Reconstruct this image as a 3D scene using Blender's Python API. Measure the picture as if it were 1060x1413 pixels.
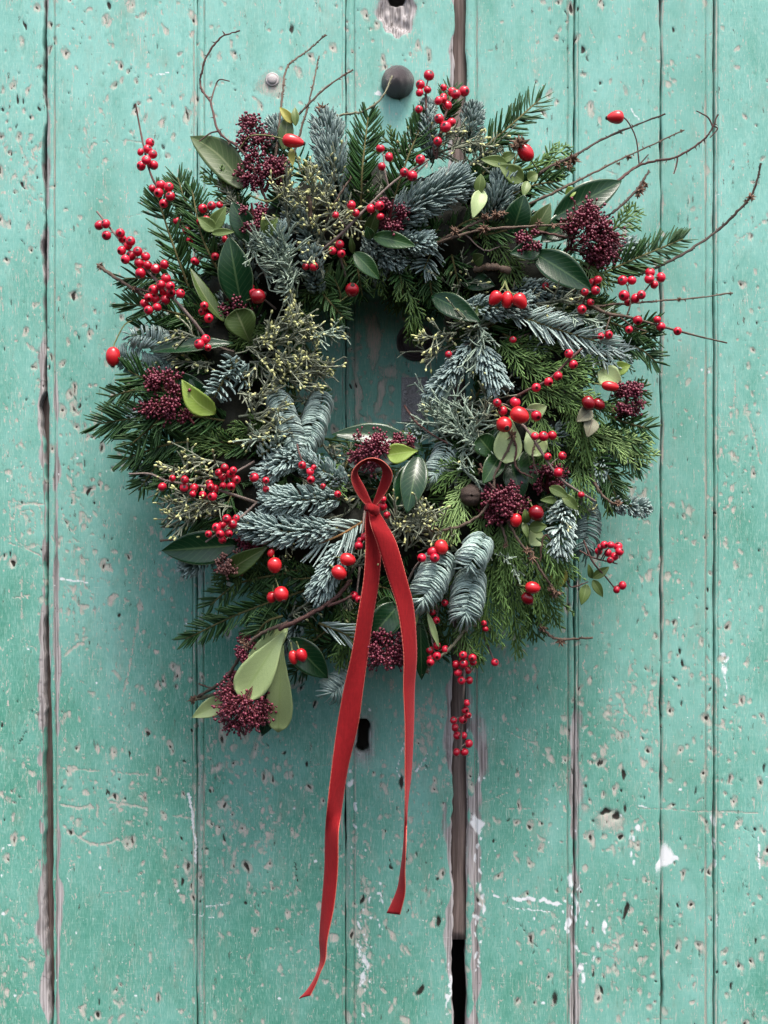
import bpy, math
import numpy as np
from mathutils import Vector

# ------------------------------------------------------------------ scene, camera, light
for o in list(bpy.data.objects):
    bpy.data.objects.remove(o)
scene = bpy.context.scene
COL = scene.collection
rng = np.random.default_rng(11)

S = 0.0006          # metres on the door face for one pixel of the 1060 x 1413 photograph
D = 1.15            # camera to door face
W, H = 1060, 1413

cam = bpy.data.cameras.new('Camera')
camo = bpy.data.objects.new('Camera', cam)
COL.objects.link(camo)
camo.location = (0, -D, 0)
camo.rotation_euler = (math.radians(90), 0, 0)
cam.sensor_fit = 'VERTICAL'
cam.sensor_height = 24.0
cam.lens = 24.0 * D / (H * S)
cam.clip_start = 0.01
cam.clip_end = 100
scene.camera = camo

world = bpy.data.worlds.new('World')
scene.world = world
world.use_nodes = True
wn = world.node_tree.nodes
wl = world.node_tree.links
sky = wn.new('ShaderNodeTexSky')
sky.sky_type = 'NISHITA'
sky.sun_disc = False
sky.sun_elevation = math.radians(68)
sky.sun_rotation = math.radians(180 - 24)
sky.air_density = 1.0
sky.dust_density = 6.0
sky.ozone_density = 1.0
bg = wn['Background']
bg.inputs['Strength'].default_value = 0.105
wl.new(sky.outputs[0], bg.inputs['Color'])

sun = bpy.data.lights.new('Sun', 'SUN')
sun.energy = 1.5
sun.angle = math.radians(22)
sun.color = (1.0, 0.97, 0.93)
suno = bpy.data.objects.new('Sun', sun)
COL.objects.link(suno)
_el, _az = math.radians(68), math.radians(24)
_sd = Vector((math.sin(_az) * math.cos(_el), -math.cos(_az) * math.cos(_el), math.sin(_el)))
suno.rotation_euler = _sd.to_track_quat('Z', 'Y').to_euler()
suno.location = (0.6, -1.5, 2.0)

scene.view_settings.view_transform = 'Standard'
scene.view_settings.look = 'None'
scene.view_settings.exposure = 1.58
scene.view_settings.gamma = 1.0
scene.render.engine = 'CYCLES'
try:
    scene.cycles.max_bounces = 5
    scene.cycles.diffuse_bounces = 3
except Exception:
    pass

# ------------------------------------------------------------------ helpers
CX, CY = 522.0, 540.0          # centre of the wreath, in photograph pixels


def surf(px, py):
    """how far the foliage stands off the door (metres) at that place of the wreath"""
    r = np.hypot(np.asarray(px, float) - CX, np.asarray(py, float) - CY)
    t = (r - 240.0) / 235.0
    return 0.028 + 0.060 * np.sqrt(np.clip(1 - t * t, 0, 1))


def P(px, py, d=0.0):
    """point of the place seen at photograph pixel (px, py), d metres in front of the door face"""
    k = S * (D - d) / D
    return np.array([(px - W / 2) * k, -d, (H / 2 - py) * k])


def PA(a):
    a = np.asarray(a, float)
    k = S * (D - a[..., 2]) / D
    return np.stack([(a[..., 0] - W / 2) * k, -a[..., 2], (H / 2 - a[..., 1]) * k], -1)


def on(px, py, off=0.0):
    return (px, py, float(surf(px, py)) + off)


def unit(v):
    return v / np.maximum(np.linalg.norm(v, axis=-1, keepdims=True), 1e-12)


def catmull(pts, n):
    p = np.asarray(pts, float)
    if len(p) == 2:
        t = np.linspace(0, 1, n)[:, None]
        return p[0] * (1 - t) + p[1] * t
    p = np.vstack([2 * p[0] - p[1], p, 2 * p[-1] - p[-2]])
    seg = len(p) - 3
    out = []
    for u in np.linspace(0, seg - 1e-9, n):
        i = int(u)
        t = u - i
        a, b, c, d = p[i:i + 4]
        out.append(0.5 * (2 * b + (c - a) * t + (2 * a - 5 * b + 4 * c - d) * t * t + (3 * b - a - 3 * c + d) * t ** 3))
    return np.array(out)


def tubes(Pts, R, m=4, flat=1.0, ref=None):
    """many swept tubes at once: Pts (N,K,3), R (N,K) -> verts, quads, path id, along"""
    N, K, _ = Pts.shape
    T = unit(np.gradient(Pts, axis=1))
    if ref is None:
        ref = rng.normal(size=(N, 1, 3))
    ref = np.broadcast_to(ref, (N, 1, 3))
    n = ref - (ref * T).sum(-1, keepdims=True) * T
    n = unit(n)
    b = np.cross(T, n)
    a = np.arange(m) * 2 * np.pi / m
    ring = (np.cos(a)[None, None, :, None] * b[:, :, None, :]
            + flat * np.sin(a)[None, None, :, None] * n[:, :, None, :])
    V = Pts[:, :, None, :] + R[:, :, None, None] * ring
    idx = np.arange(N * K * m).reshape(N, K, m)
    q = np.stack([idx[:, :-1, :], np.roll(idx[:, :-1, :], -1, 2),
                  np.roll(idx[:, 1:, :], -1, 2), idx[:, 1:, :]], -1).reshape(-1, 4)
    pid = np.repeat(np.arange(N), K * m)
    al = np.tile(np.repeat(np.linspace(0, 1, K), m), N)
    return V.reshape(-1, 3), q, pid, al


class Bag:
    """collects geometry for one mesh"""
    def __init__(self):
        self.v, self.q, self.t, self.a, self.mi, self.n = [], [], [], [], [], 0

    def add(self, V, Q=None, T=None, attr=None, mi=0):
        self.v.append(V)
        if Q is not None and len(Q):
            self.q.append((np.asarray(Q) + self.n, mi))
        if T is not None and len(T):
            self.t.append((np.asarray(T) + self.n, mi))
        if attr is None:
            attr = np.zeros((len(V), 2))
        self.a.append(attr)
        self.n += len(V)

    def tube(self, Pts, R, m=4, flat=1.0, ref=None, mi=0, tint=None):
        V, q, pid, al = tubes(Pts, R, m, flat, ref)
        if tint is None:
            tint = rng.random(len(Pts))
        self.add(V, q, attr=np.stack([tint[pid], al], -1), mi=mi)


def mesh_from(name, bag, mats, smooth=True, origin=(0, 0, 0), attrs=('tint', 'along')):
    V = np.concatenate(bag.v) - np.asarray(origin)
    me = bpy.data.meshes.new(name)
    loops, starts, mi = [], [], []
    pos = 0
    for arrs, k in ((bag.q, 4), (bag.t, 3)):
        for f, m in arrs:
            loops.append(f.reshape(-1))
            starts.append(pos + np.arange(len(f)) * k)
            mi.append(np.full(len(f), m))
            pos += f.size
    loops = np.concatenate(loops).astype(np.int32)
    starts = np.concatenate(starts).astype(np.int32)
    mi = np.concatenate(mi).astype(np.int32)
    me.vertices.add(len(V))
    me.vertices.foreach_set('co', V.astype(np.float32).reshape(-1))
    me.loops.add(len(loops))
    me.loops.foreach_set('vertex_index', loops)
    me.polygons.add(len(starts))
    me.polygons.foreach_set('loop_start', starts)
    me.polygons.foreach_set('material_index', mi)
    me.update(calc_edges=True)
    me.validate()
    if smooth:
        me.polygons.foreach_set('use_smooth', np.ones(len(me.polygons), bool))
    A = np.concatenate(bag.a)
    if len(me.vertices) == len(A):
        for j, an in enumerate(attrs):
            at = me.attributes.new(an, 'FLOAT', 'POINT')
            at.data.foreach_set('value', A[:, j].astype(np.float32))
    for m in mats:
        me.materials.append(m)
    return me


def link(name, me, parent=None, loc=(0, 0, 0)):
    o = bpy.data.objects.new(name, me)
    COL.objects.link(o)
    o.location = loc
    if parent is not None:
        o.parent = parent
    return o


# ------------------------------------------------------------------ materials
def lin(r, g, b):
    f = lambda c: (c / 255 / 12.92) if c <= 10 else ((c / 255 + 0.055) / 1.055) ** 2.4
    return (f(r), f(g), f(b), 1)


class NT:
    def __init__(self, name):
        self.m = bpy.data.materials.new(name)
        self.m.use_nodes = True
        self.t = self.m.node_tree
        self.p = self.t.nodes['Principled BSDF']

    def n(self, typ, **kw):
        nd = self.t.nodes.new(typ)
        for k, v in kw.items():
            if k in nd.inputs:
                nd.inputs[k].default_value = v
            else:
                setattr(nd, k, v)
        return nd

    def l(self, a, b):
        self.t.links.new(a, b)

    def attr(self, name):
        a = self.n('ShaderNodeAttribute')
        a.attribute_name = name
        return a.outputs['Fac']

    def noise(self, scale, detail=4, rough=0.55, vec=None, dist=0.0):
        nd = self.n('ShaderNodeTexNoise')
        nd.inputs['Scale'].default_value = scale
        nd.inputs['Detail'].default_value = detail
        nd.inputs['Roughness'].default_value = rough
        nd.inputs['Distortion'].default_value = dist
        if vec is not None:
            self.l(vec, nd.inputs['Vector'])
        return nd.outputs['Fac']

    def obj(self, scale=(1, 1, 1)):
        tc = self.n('ShaderNodeTexCoord')
        mp = self.n('ShaderNodeMapping')
        mp.inputs['Scale'].default_value = scale
        self.l(tc.outputs['Object'], mp.inputs['Vector'])
        return mp.outputs['Vector']

    def mix(self, f, a, b, mode='MIX'):
        nd = self.n('ShaderNodeMix')
        nd.data_type = 'RGBA'
        nd.blend_type = mode
        for s, v in ((0, f), (6, a), (7, b)):
            if hasattr(v, 'is_linked') or hasattr(v, 'links'):
                self.l(v, nd.inputs[s])
            else:
                nd.inputs[s].default_value = v
        return nd.outputs[2]

    def math(self, op, a, b=0.0, clamp=False):
        nd = self.n('ShaderNodeMath')
        nd.operation = op
        nd.use_clamp = clamp
        for s, v in ((0, a), (1, b)):
            if hasattr(v, 'links'):
                self.l(v, nd.inputs[s])
            else:
                nd.inputs[s].default_value = v
        return nd.outputs[0]

    def ramp(self, f, lo, hi):
        nd = self.n('ShaderNodeMapRange')
        nd.interpolation_type = 'SMOOTHSTEP'
        self.l(f, nd.inputs[0])
        nd.inputs[1].default_value = lo
        nd.inputs[2].default_value = hi
        return nd.outputs[0]

    def bump(self, h, strength, dist):
        b = self.n('ShaderNodeBump')
        b.inputs['Strength'].default_value = strength
        b.inputs['Distance'].default_value = dist
        self.l(h, b.inputs['Height'])
        self.l(b.outputs[0], self.p.inputs['Normal'])

    def base(self, c):
        if hasattr(c, 'links'):
            self.l(c, self.p.inputs['Base Color'])
        else:
            self.p.inputs['Base Color'].default_value = c

    def set(self, **kw):
        for k, v in kw.items():
            self.p.inputs[k.replace('_', ' ')].default_value = v


def needle_mat(name, c1, c2, ctip, rough=0.4, tipamt=0.6, spec=0.22):
    t = NT(name)
    c = t.mix(t.attr('tint'), c1, c2)
    f = t.math('MULTIPLY', t.math('POWER', t.attr('along'), 1.5), tipamt)
    t.base(t.mix(f, c, ctip))
    t.set(Roughness=rough, Specular_IOR_Level=spec)
    return t.m


M = {}
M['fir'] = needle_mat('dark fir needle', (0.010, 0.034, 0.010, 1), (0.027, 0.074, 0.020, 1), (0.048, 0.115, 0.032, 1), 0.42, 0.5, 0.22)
M['firlight'] = needle_mat('green fir needle', (0.020, 0.055, 0.020, 1), (0.050, 0.11, 0.035, 1), (0.075, 0.15, 0.05, 1), 0.4, 0.5)
M['blue'] = needle_mat('blue fir needle', (0.085, 0.15, 0.14, 1), (0.235, 0.325, 0.305, 1), (0.37, 0.475, 0.445, 1), 0.5, 0.7)
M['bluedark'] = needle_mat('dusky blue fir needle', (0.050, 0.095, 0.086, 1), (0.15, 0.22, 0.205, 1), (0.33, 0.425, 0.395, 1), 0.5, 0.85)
M['bluegreen'] = needle_mat('pale green fir needle', (0.16, 0.24, 0.215, 1), (0.36, 0.47, 0.425, 1), (0.54, 0.65, 0.60, 1), 0.5, 0.7)
M['cyp'] = needle_mat('cypress scale leaf', (0.028, 0.066, 0.017, 1), (0.070, 0.135, 0.034, 1), (0.16, 0.28, 0.08, 1), 0.5, 0.8)
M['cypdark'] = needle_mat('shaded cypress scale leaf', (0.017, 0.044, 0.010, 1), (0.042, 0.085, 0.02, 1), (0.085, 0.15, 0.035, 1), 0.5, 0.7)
M['cyplight'] = needle_mat('fresh cypress scale leaf', (0.08, 0.14, 0.045, 1), (0.17, 0.27, 0.09, 1), (0.32, 0.46, 0.17, 1), 0.5, 0.8)
M['grey'] = needle_mat('grey cypress shoot', (0.09, 0.105, 0.075, 1), (0.20, 0.225, 0.16, 1), (0.30, 0.33, 0.23, 1), 0.6, 0.6, 0.3)
M['frost'] = needle_mat('frosty cypress shoot', (0.15, 0.21, 0.165, 1), (0.27, 0.35, 0.275, 1), (0.40, 0.49, 0.38, 1), 0.6, 0.6, 0.3)
M['bud'] = needle_mat('pollen bud', (0.36, 0.38, 0.14, 1), (0.56, 0.57, 0.27, 1), (0.62, 0.62, 0.33, 1), 0.5, 0.4, 0.3)
M['skim'] = needle_mat('skimmia bud', (0.055, 0.006, 0.015, 1), (0.145, 0.017, 0.036, 1), (0.26, 0.055, 0.085, 1), 0.35, 0.6, 0.4)
M['skimdull'] = needle_mat('dry skimmia bud', (0.10, 0.035, 0.030, 1), (0.25, 0.12, 0.10, 1), (0.32, 0.18, 0.15, 1), 0.5, 0.5, 0.3)
M['skimstem'] = needle_mat('skimmia stalk', (0.05, 0.008, 0.012, 1), (0.10, 0.018, 0.022, 1), (0.12, 0.025, 0.03, 1), 0.5)


def bark(name, c1, c2, sc=900):
    t = NT(name)
    n = t.noise(sc, 4)
    c = t.mix(t.ramp(n, 0.35, 0.65), c1, c2)
    c = t.mix(t.math('MULTIPLY', t.attr('tint'), 0.35), c, c2)
    t.base(c)
    t.set(Roughness=0.7, Specular_IOR_Level=0.25)
    t.bump(n, 0.5, 0.0006)
    return t.m


M['bark'] = bark('grey brown bark', (0.045, 0.032, 0.025, 1), (0.16, 0.115, 0.085, 1))
M['barkdark'] = bark('dark larch bark', (0.020, 0.014, 0.012, 1), (0.085, 0.060, 0.048, 1))
M['barkred'] = bark('reddish bark', (0.045, 0.020, 0.018, 1), (0.13, 0.07, 0.06, 1))
M['barkpale'] = bark('pale berry twig bark', (0.10, 0.075, 0.065, 1), (0.24, 0.19, 0.165, 1))
M['barkmoss'] = bark('lichened bark', (0.10, 0.10, 0.06, 1), (0.24, 0.23, 0.15, 1))
M['stemgreen'] = bark('green rose stem', (0.10, 0.12, 0.04, 1), (0.20, 0.21, 0.09, 1))
M['stemorange'] = bark('orange fir stem', (0.16, 0.085, 0.03, 1), (0.30, 0.17, 0.07, 1))
M['firstem'] = bark('green fir stem', (0.06, 0.07, 0.025, 1), (0.14, 0.12, 0.045, 1))
M['clump'] = bark('dry brown scales', (0.06, 0.035, 0.022, 1), (0.26, 0.16, 0.11, 1), 500)
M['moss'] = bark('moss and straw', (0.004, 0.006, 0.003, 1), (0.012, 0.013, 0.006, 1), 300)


def berry_mat(name, c1, c2, rough=0.22):
    t = NT(name)
    n = t.noise(220, 3, vec=t.obj())
    oi = t.n('ShaderNodeObjectInfo')
    c = t.mix(oi.outputs['Random'], c1, c2)
    c = t.mix(t.math('MULTIPLY', t.ramp(n, 0.45, 0.75), 0.35), c, (c1[0] * 0.5, c1[1] * 0.5, c1[2] * 0.5, 1))
    c = t.mix(t.attr('dot'), c, (0.015, 0.008, 0.006, 1))
    t.base(c)
    t.set(Roughness=rough, Specular_IOR_Level=0.5)
    return t.m


M['berry'] = berry_mat('red winterberry skin', (0.36, 0.005, 0.020, 1), (0.62, 0.014, 0.042, 1), 0.28)
M['hip'] = berry_mat('rose hip skin', (0.46, 0.010, 0.018, 1), (0.58, 0.022, 0.026, 1), 0.25)
M['hipdark'] = berry_mat('ripe dark hip skin', (0.17, 0.005, 0.010, 1), (0.24, 0.008, 0.014, 1), 0.22)
t = NT('dry calyx')
t.base((0.03, 0.018, 0.012, 1)); t.set(Roughness=0.8)
M['calyx'] = t.m


def leaf_mat(name, top, under, rib, rough=0.3, spec=0.5, edge=None):
    t = NT(name)
    g = t.n('ShaderNodeNewGeometry')
    n = t.noise(90, 4)
    n2 = t.noise(700, 3)
    u = t.attr('tint')           # 0 at the midrib, 1 at the margin
    c = t.mix(t.ramp(n, 0.3, 0.7), top, tuple(x * 0.68 for x in top[:3]) + (1,))
    c = t.mix(g.outputs['Backfacing'], c, under)
    rf = t.math('SUBTRACT', 1.0, t.ramp(u, 0.02, 0.09))
    c = t.mix(t.math('MULTIPLY', rf, 0.75), c, rib)
    if edge:
        c = t.mix(t.math('MULTIPLY', t.ramp(u, 0.93, 0.99), 0.8), c, edge)
    # side veins
    w = t.n('ShaderNodeTexWave')
    w.inputs['Scale'].default_value = 1.0
    cb = t.n('ShaderNodeCombineXYZ')
    vv = t.math('SUBTRACT', t.math('MULTIPLY', t.attr('along'), 3.2), t.math('MULTIPLY', u, 0.8))
    t.l(vv, cb.inputs[0])
    t.l(cb.outputs[0], w.inputs['Vector'])
    w.inputs['Distortion'].default_value = 0.6
    vein = t.ramp(w.outputs['Fac'], 0.86, 1.0)
    c = t.mix(t.math('MULTIPLY', vein, 0.22), c, rib)
    t.base(c)
    t.set(Roughness=rough, Specular_IOR_Level=spec)
    h = t.math('ADD', t.math('MULTIPLY', n2, 0.4), t.math('MULTIPLY', vein, -0.5))
    t.bump(h, 0.16, 0.0005)
    return t.m


M['leafdark'] = leaf_mat('dark glossy leaf', (0.009, 0.040, 0.015, 1), (0.08, 0.13, 0.05, 1), (0.06, 0.11, 0.045, 1), 0.21, 0.34, (0.12, 0.17, 0.09, 1))
M['leafmid'] = leaf_mat('mid green leaf', (0.025, 0.075, 0.022, 1), (0.10, 0.16, 0.06, 1), (0.11, 0.18, 0.07, 1), 0.21, 0.34, (0.14, 0.2, 0.1, 1))
M['leafolive'] = leaf_mat('olive leaf', (0.048, 0.085, 0.018, 1), (0.11, 0.14, 0.05, 1), (0.15, 0.18, 0.08, 1), 0.42, 0.4)
M['leafpale'] = leaf_mat('pale green leaf underside', (0.33, 0.43, 0.19, 1), (0.33, 0.43, 0.19, 1), (0.24, 0.33, 0.12, 1), 0.45, 0.4)
M['leafgrey'] = leaf_mat('grey green leaf', (0.10, 0.155, 0.14, 1), (0.14, 0.2, 0.17, 1), (0.18, 0.24, 0.2, 1), 0.45, 0.4)
M['leaflime'] = leaf_mat('yellow green leaf', (0.23, 0.34, 0.055, 1), (0.26, 0.36, 0.09, 1), (0.32, 0.42, 0.12, 1), 0.4, 0.4)
M['leafyellow'] = leaf_mat('yellowing leaf', (0.30, 0.29, 0.05, 1), (0.34, 0.33, 0.09, 1), (0.2, 0.2, 0.05, 1), 0.5, 0.3)
M['leafrose'] = leaf_mat('rose leaf', (0.11, 0.17, 0.040, 1), (0.26, 0.33, 0.16, 1), (0.2, 0.27, 0.1, 1), 0.45, 0.4)
M['leafwilt'] = leaf_mat('wilted leaf', (0.20, 0.20, 0.13, 1), (0.20, 0.20, 0.13, 1), (0.10, 0.07, 0.05, 1), 0.6, 0.3)


def velvet(name, c, side):
    t = NT(name)
    n = t.noise(700, 3)
    w = t.n('ShaderNodeTexWave')
    w.bands_direction = 'Z'
    w.inputs['Scale'].default_value = 330
    w.inputs['Distortion'].default_value = 1.2
    w.inputs['Detail'].default_value = 2
    tc = t.n('ShaderNodeTexCoord')
    t.l(tc.outputs['Object'], w.inputs['Vector'])
    g = t.n('ShaderNodeNewGeometry')
    big = t.noise(45, 3)
    cc = t.mix(t.ramp(big, 0.3, 0.75), c, tuple(x * 0.72 for x in c[:3]) + (1,))
    cc = t.mix(t.math('MULTIPLY', n, 0.3), cc, tuple(min(1, x * 1.5) for x in c[:3]) + (1,))
    t.base(cc)
    t.set(Roughness=0.85, Specular_IOR_Level=0.15)
    t.p.inputs['Sheen Weight'].default_value = 0.28
    t.p.inputs['Sheen Roughness'].default_value = 0.45
    t.p.inputs['Sheen Tint'].default_value = (1.0, 0.26, 0.28, 1)
    t.bump(t.math('ADD', t.math('MULTIPLY', w.outputs['Fac'], 0.5), n), 0.35, 0.0004)
    return t.m


M['velvet'] = velvet('red velvet', (0.24, 0.008, 0.011, 1), 0)
t = NT('ribbon edge thread')
t.base((0.58, 0.13, 0.09, 1)); t.set(Roughness=0.6)
M['edging'] = t.m

# ---- old wood and paint
def paint_mat():
    t = NT('chipped green door paint')
    wood_v = t.obj((750, 750, 22))
    fine = t.noise(1500, 3)
    med = t.noise(420, 4)
    soft = t.noise(38, 5, 0.6, vec=t.obj((1, 1, 0.55)))
    grain = t.noise(1.0, 5, 0.6, vec=wood_v)
    tone = t.attr('tone')
    chip = t.attr('chip')
    pit = t.attr('pit')
    white = t.attr('white')
    raw = t.attr('raw')
    # paint colour: faded turquoise to fuller green; tone also carries the painted light falloff
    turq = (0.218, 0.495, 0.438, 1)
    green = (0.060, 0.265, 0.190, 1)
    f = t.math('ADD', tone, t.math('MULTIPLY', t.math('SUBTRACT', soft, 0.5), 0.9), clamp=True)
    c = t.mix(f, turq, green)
    # chalky bloom
    bloom = t.ramp(t.noise(120, 6, 0.72), 0.53, 0.60)
    c = t.mix(t.math('MULTIPLY', bloom, 0.30), c, (0.45, 0.64, 0.55, 1))
    streak = t.ramp(t.noise(1.0, 4, 0.6, vec=t.obj((90, 90, 900))), 0.52, 0.75)
    c = t.mix(t.math('MULTIPLY', streak, 0.10), c, (0.55, 0.75, 0.68, 1))
    dirt = t.ramp(t.noise(60, 6, 0.75, vec=t.obj((1, 1, 0.4))), 0.50, 0.74)
    c = t.mix(t.math('MULTIPLY', dirt, 0.42), c, (0.24, 0.30, 0.235, 1))
    mott = t.ramp(t.noise(260, 5, 0.7), 0.36, 0.68)
    c = t.mix(t.math('MULTIPLY', mott, 0.20), c, (0.46, 0.70, 0.60, 1))
    mott2 = t.ramp(t.noise(170, 6, 0.75, vec=t.obj((1, 1, 0.5))), 0.52, 0.72)
    c = t.mix(t.math('MULTIPLY', mott2, 0.36), c, (0.065, 0.25, 0.18, 1))
    # undercoat and wood
    under = t.mix(t.ramp(t.noise(140, 3), 0.40, 0.60), (0.56, 0.49, 0.44, 1), (0.36, 0.46, 0.38, 1))
    under = t.mix(t.math('MULTIPLY', t.ramp(t.noise(900, 3), 0.5, 0.7), 0.55), under, (0.20, 0.18, 0.155, 1))
    wood = t.mix(t.ramp(grain, 0.3, 0.7), (0.15, 0.135, 0.130, 1), (0.50, 0.47, 0.465, 1))
    nz = t.math('MULTIPLY', t.math('SUBTRACT', fine, 0.5), 0.9)
    nz2 = t.math('MULTIPLY', t.math('SUBTRACT', med, 0.5), 0.9)
    nn = t.math('ADD', nz, nz2)
    zone = t.ramp(t.noise(26, 3), 0.44, 0.62)
    scuff = t.math('MULTIPLY', t.ramp(t.noise(1.0, 4, 0.65, vec=t.obj((1000, 1000, 130))), 0.54, 0.61), zone)
    speck = t.ramp(t.math('ADD', t.noise(330, 4, 0.6, vec=t.obj((1, 1, 0.6))), t.math('MULTIPLY', t.noise(22, 3), 0.22)), 0.745, 0.81)
    chip = t.math('MAXIMUM', t.math('MAXIMUM', chip, t.math('MULTIPLY', speck, 0.75)), t.math('MULTIPLY', scuff, 0.62))
    cm = t.ramp(t.math('ADD', chip, t.math('MULTIPLY', nn, 1.5)), 0.40, 0.54)
    c = t.mix(cm, c, under)
    rm = t.ramp(t.math('ADD', raw, nn), 0.42, 0.60)
    c = t.mix(rm, c, wood)
    wm = t.ramp(t.math('ADD', white, t.math('MULTIPLY', nn, 1.2)), 0.40, 0.54)
    c = t.mix(wm, c, (0.72, 0.75, 0.76, 1))
    def dots(sc, rad, keep, sz):
        v = t.n('ShaderNodeTexVoronoi')
        v.inputs['Scale'].default_value = sc
        wv = t.n('ShaderNodeTexNoise')
        wv.inputs['Scale'].default_value = sc * 1.6
        wv.inputs['Detail'].default_value = 1
        va = t.n('ShaderNodeVectorMath'); va.operation = 'MULTIPLY_ADD'
        t.l(wv.outputs['Color'], va.inputs[0])
        va.inputs[1].default_value = (0.9 / sc,) * 3
        t.l(t.obj((1, 1, sz)), va.inputs[2])
        t.l(va.outputs[0], v.inputs['Vector'])
        sp = t.n('ShaderNodeSeparateColor')
        t.l(v.outputs['Color'], sp.inputs[0])
        near = t.math('LESS_THAN', v.outputs['Distance'], t.math('MULTIPLY', sp.outputs[1], rad))
        return t.math('MULTIPLY', near, t.math('GREATER_THAN', sp.outputs[0], keep))
    zone2 = t.ramp(t.noise(17, 3), 0.40, 0.62)
    tiny = t.math('MAXIMUM', dots(240, 0.27, 0.76, 0.30), dots(560, 0.30, 0.76, 0.5))
    c = t.mix(t.math('MULTIPLY', tiny, t.math('ADD', t.math('MULTIPLY', zone2, 0.85), 0.15)), c, (0.075, 0.075, 0.062, 1))
    pale = dots(420, 0.24, 0.66, 0.7)
    c = t.mix(t.math('MULTIPLY', pale, t.math('MULTIPLY', zone, 0.8)), c, (0.62, 0.62, 0.56, 1))
    hair = t.math('MAXIMUM', t.ramp(t.noise(1.0, 2, 0.5, vec=t.obj((1400, 1400, 40))), 0.70, 0.74), t.ramp(t.noise(1.0, 2, 0.5, vec=t.obj((45, 45, 1500))), 0.71, 0.75))
    c = t.mix(t.math('MULTIPLY', hair, t.math('ADD', t.math('MULTIPLY', zone, 0.50), 0.18)), c, (0.60, 0.68, 0.62, 1))
    pm = t.ramp(t.math('ADD', pit, t.math('MULTIPLY', nn, 1.0)), 0.42, 0.60)
    c = t.mix(pm, c, (0.030, 0.026, 0.022, 1))
    t.base(c)
    r = t.n('ShaderNodeMapRange')
    t.l(t.math('ADD', cm, rm, clamp=True), r.inputs[0])
    r.inputs[3].default_value = 0.46
    r.inputs[4].default_value = 0.85
    t.l(r.outputs[0], t.p.inputs['Roughness'])
    t.set(Specular_IOR_Level=0.2)
    hn = t.noise(520, 3, 0.65)
    h = t.math('MULTIPLY', t.ramp(t.math('ADD', t.attr('chip'), t.math('MULTIPLY', t.math('SUBTRACT', hn, 0.5), 1.4)), 0.36, 0.56), -0.9)
    h = t.math('ADD', h, t.math('MULTIPLY', hn, 0.7))
    t.bump(h, 0.6, 0.0007)
    return t.m


M['paint'] = paint_mat()


def wood_mat(name, c1, c2):
    t = NT(name)
    g = t.noise(1.0, 6, 0.65, vec=t.obj((420, 420, 12)))
    b = t.noise(60, 4)
    c = t.mix(t.ramp(g, 0.3, 0.72), c1, c2)
    c = t.mix(t.math('MULTIPLY', t.ramp(b, 0.45, 0.7), 0.5), c, c1)
    t.base(c)
    t.set(Roughness=0.8, Specular_IOR_Level=0.2)
    t.bump(g, 0.7, 0.001)
    return t.m


M['brownwood'] = wood_mat('bare brown wood', (0.075, 0.055, 0.048, 1), (0.24, 0.19, 0.172, 1))
M['gapdark'] = wood_mat('painted gap darkness', (0.004, 0.004, 0.004, 1), (0.012, 0.011, 0.010, 1))  # near-black colour standing for the darkness behind the door gaps


def iron_mat(name, c1, c2, rough, metal, sc=260, bump=0.8):
    t = NT(name)
    n = t.noise(sc, 5, 0.6)
    n2 = t.noise(sc * 5, 3)
    t.base(t.mix(t.ramp(n, 0.35, 0.65), c1, c2))
    t.set(Roughness=rough, Metallic=metal)
    t.bump(t.math('ADD', n, t.math('MULTIPLY', n2, 0.3)), bump, 0.003)
    return t.m


M['iron'] = iron_mat('old iron', (0.035, 0.024, 0.024, 1), (0.20, 0.165, 0.175, 1), 0.30, 0.2, 300, 0.7)
M['plate'] = iron_mat('embossed dark metal', (0.014, 0.014, 0.016, 1), (0.75, 0.75, 0.78, 1), 0.28, 0.0, 520, 0.5)
M['bolt'] = iron_mat('painted bolt', (0.30, 0.27, 0.27, 1), (0.50, 0.47, 0.46, 1), 0.5, 0.2, 400, 0.3)

exec_marker = 'structure'
# ------------------------------------------------------------------ THE DOOR
# wear maps are made as number fields over the door and stored on the dense plank meshes
X0, Y0, X1, Y1 = -220, -220, 1280, 1640
FW, FH = X1 - X0, Y1 - Y0
fy = np.fft.fftfreq(FH)[:, None]
fx = np.fft.rfftfreq(FW)[None, :]
drng = np.random.default_rng(5)


def fnoise(sx, sy):
    wn_ = np.fft.rfft2(drng.normal(size=(FH, FW)))
    k = np.exp(-2 * np.pi ** 2 * ((fx * sx) ** 2 + (fy * sy) ** 2))
    f = np.fft.irfft2(wn_ * k, s=(FH, FW))
    return (f - f.mean()) / f.std()


chip = np.zeros((FH, FW)); pit = np.zeros((FH, FW)); white = np.zeros((FH, FW)); raw = np.zeros((FH, FW))
gy, gx = np.mgrid[Y0:Y1, X0:X1].astype(float)
warpx = fnoise(2.2, 3.0) * 1.0 + fnoise(7, 7) * 1.4
warpy = fnoise(2.2, 3.0) * 1.2 + fnoise(7, 7) * 1.6


def stamp(F, x, y, rx, ry, ang=0.0, amt=1.0):
    R = int(max(rx, ry) * 1.6 + 6)
    ix, iy = int(x - X0), int(y - Y0)
    x0, x1, y0, y1 = max(ix - R, 0), min(ix + R + 1, FW), max(iy - R, 0), min(iy + R + 1, FH)
    if x1 <= x0 or y1 <= y0:
        return
    sl = (slice(y0, y1), slice(x0, x1))
    k = min(1.0, max(rx, ry) / 4.0)
    dx = gx[sl] - x + warpx[sl] * k
    dy = gy[sl] - y + warpy[sl] * k
    c, s = math.cos(ang), math.sin(ang)
    u = (dx * c + dy * s) / rx
    v = (-dx * s + dy * c) / ry
    d = np.sqrt(u * u + v * v)
    F[sl] = np.maximum(F[sl], amt * np.clip((1.65 - d) / 1.25, 0, 1))


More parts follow.
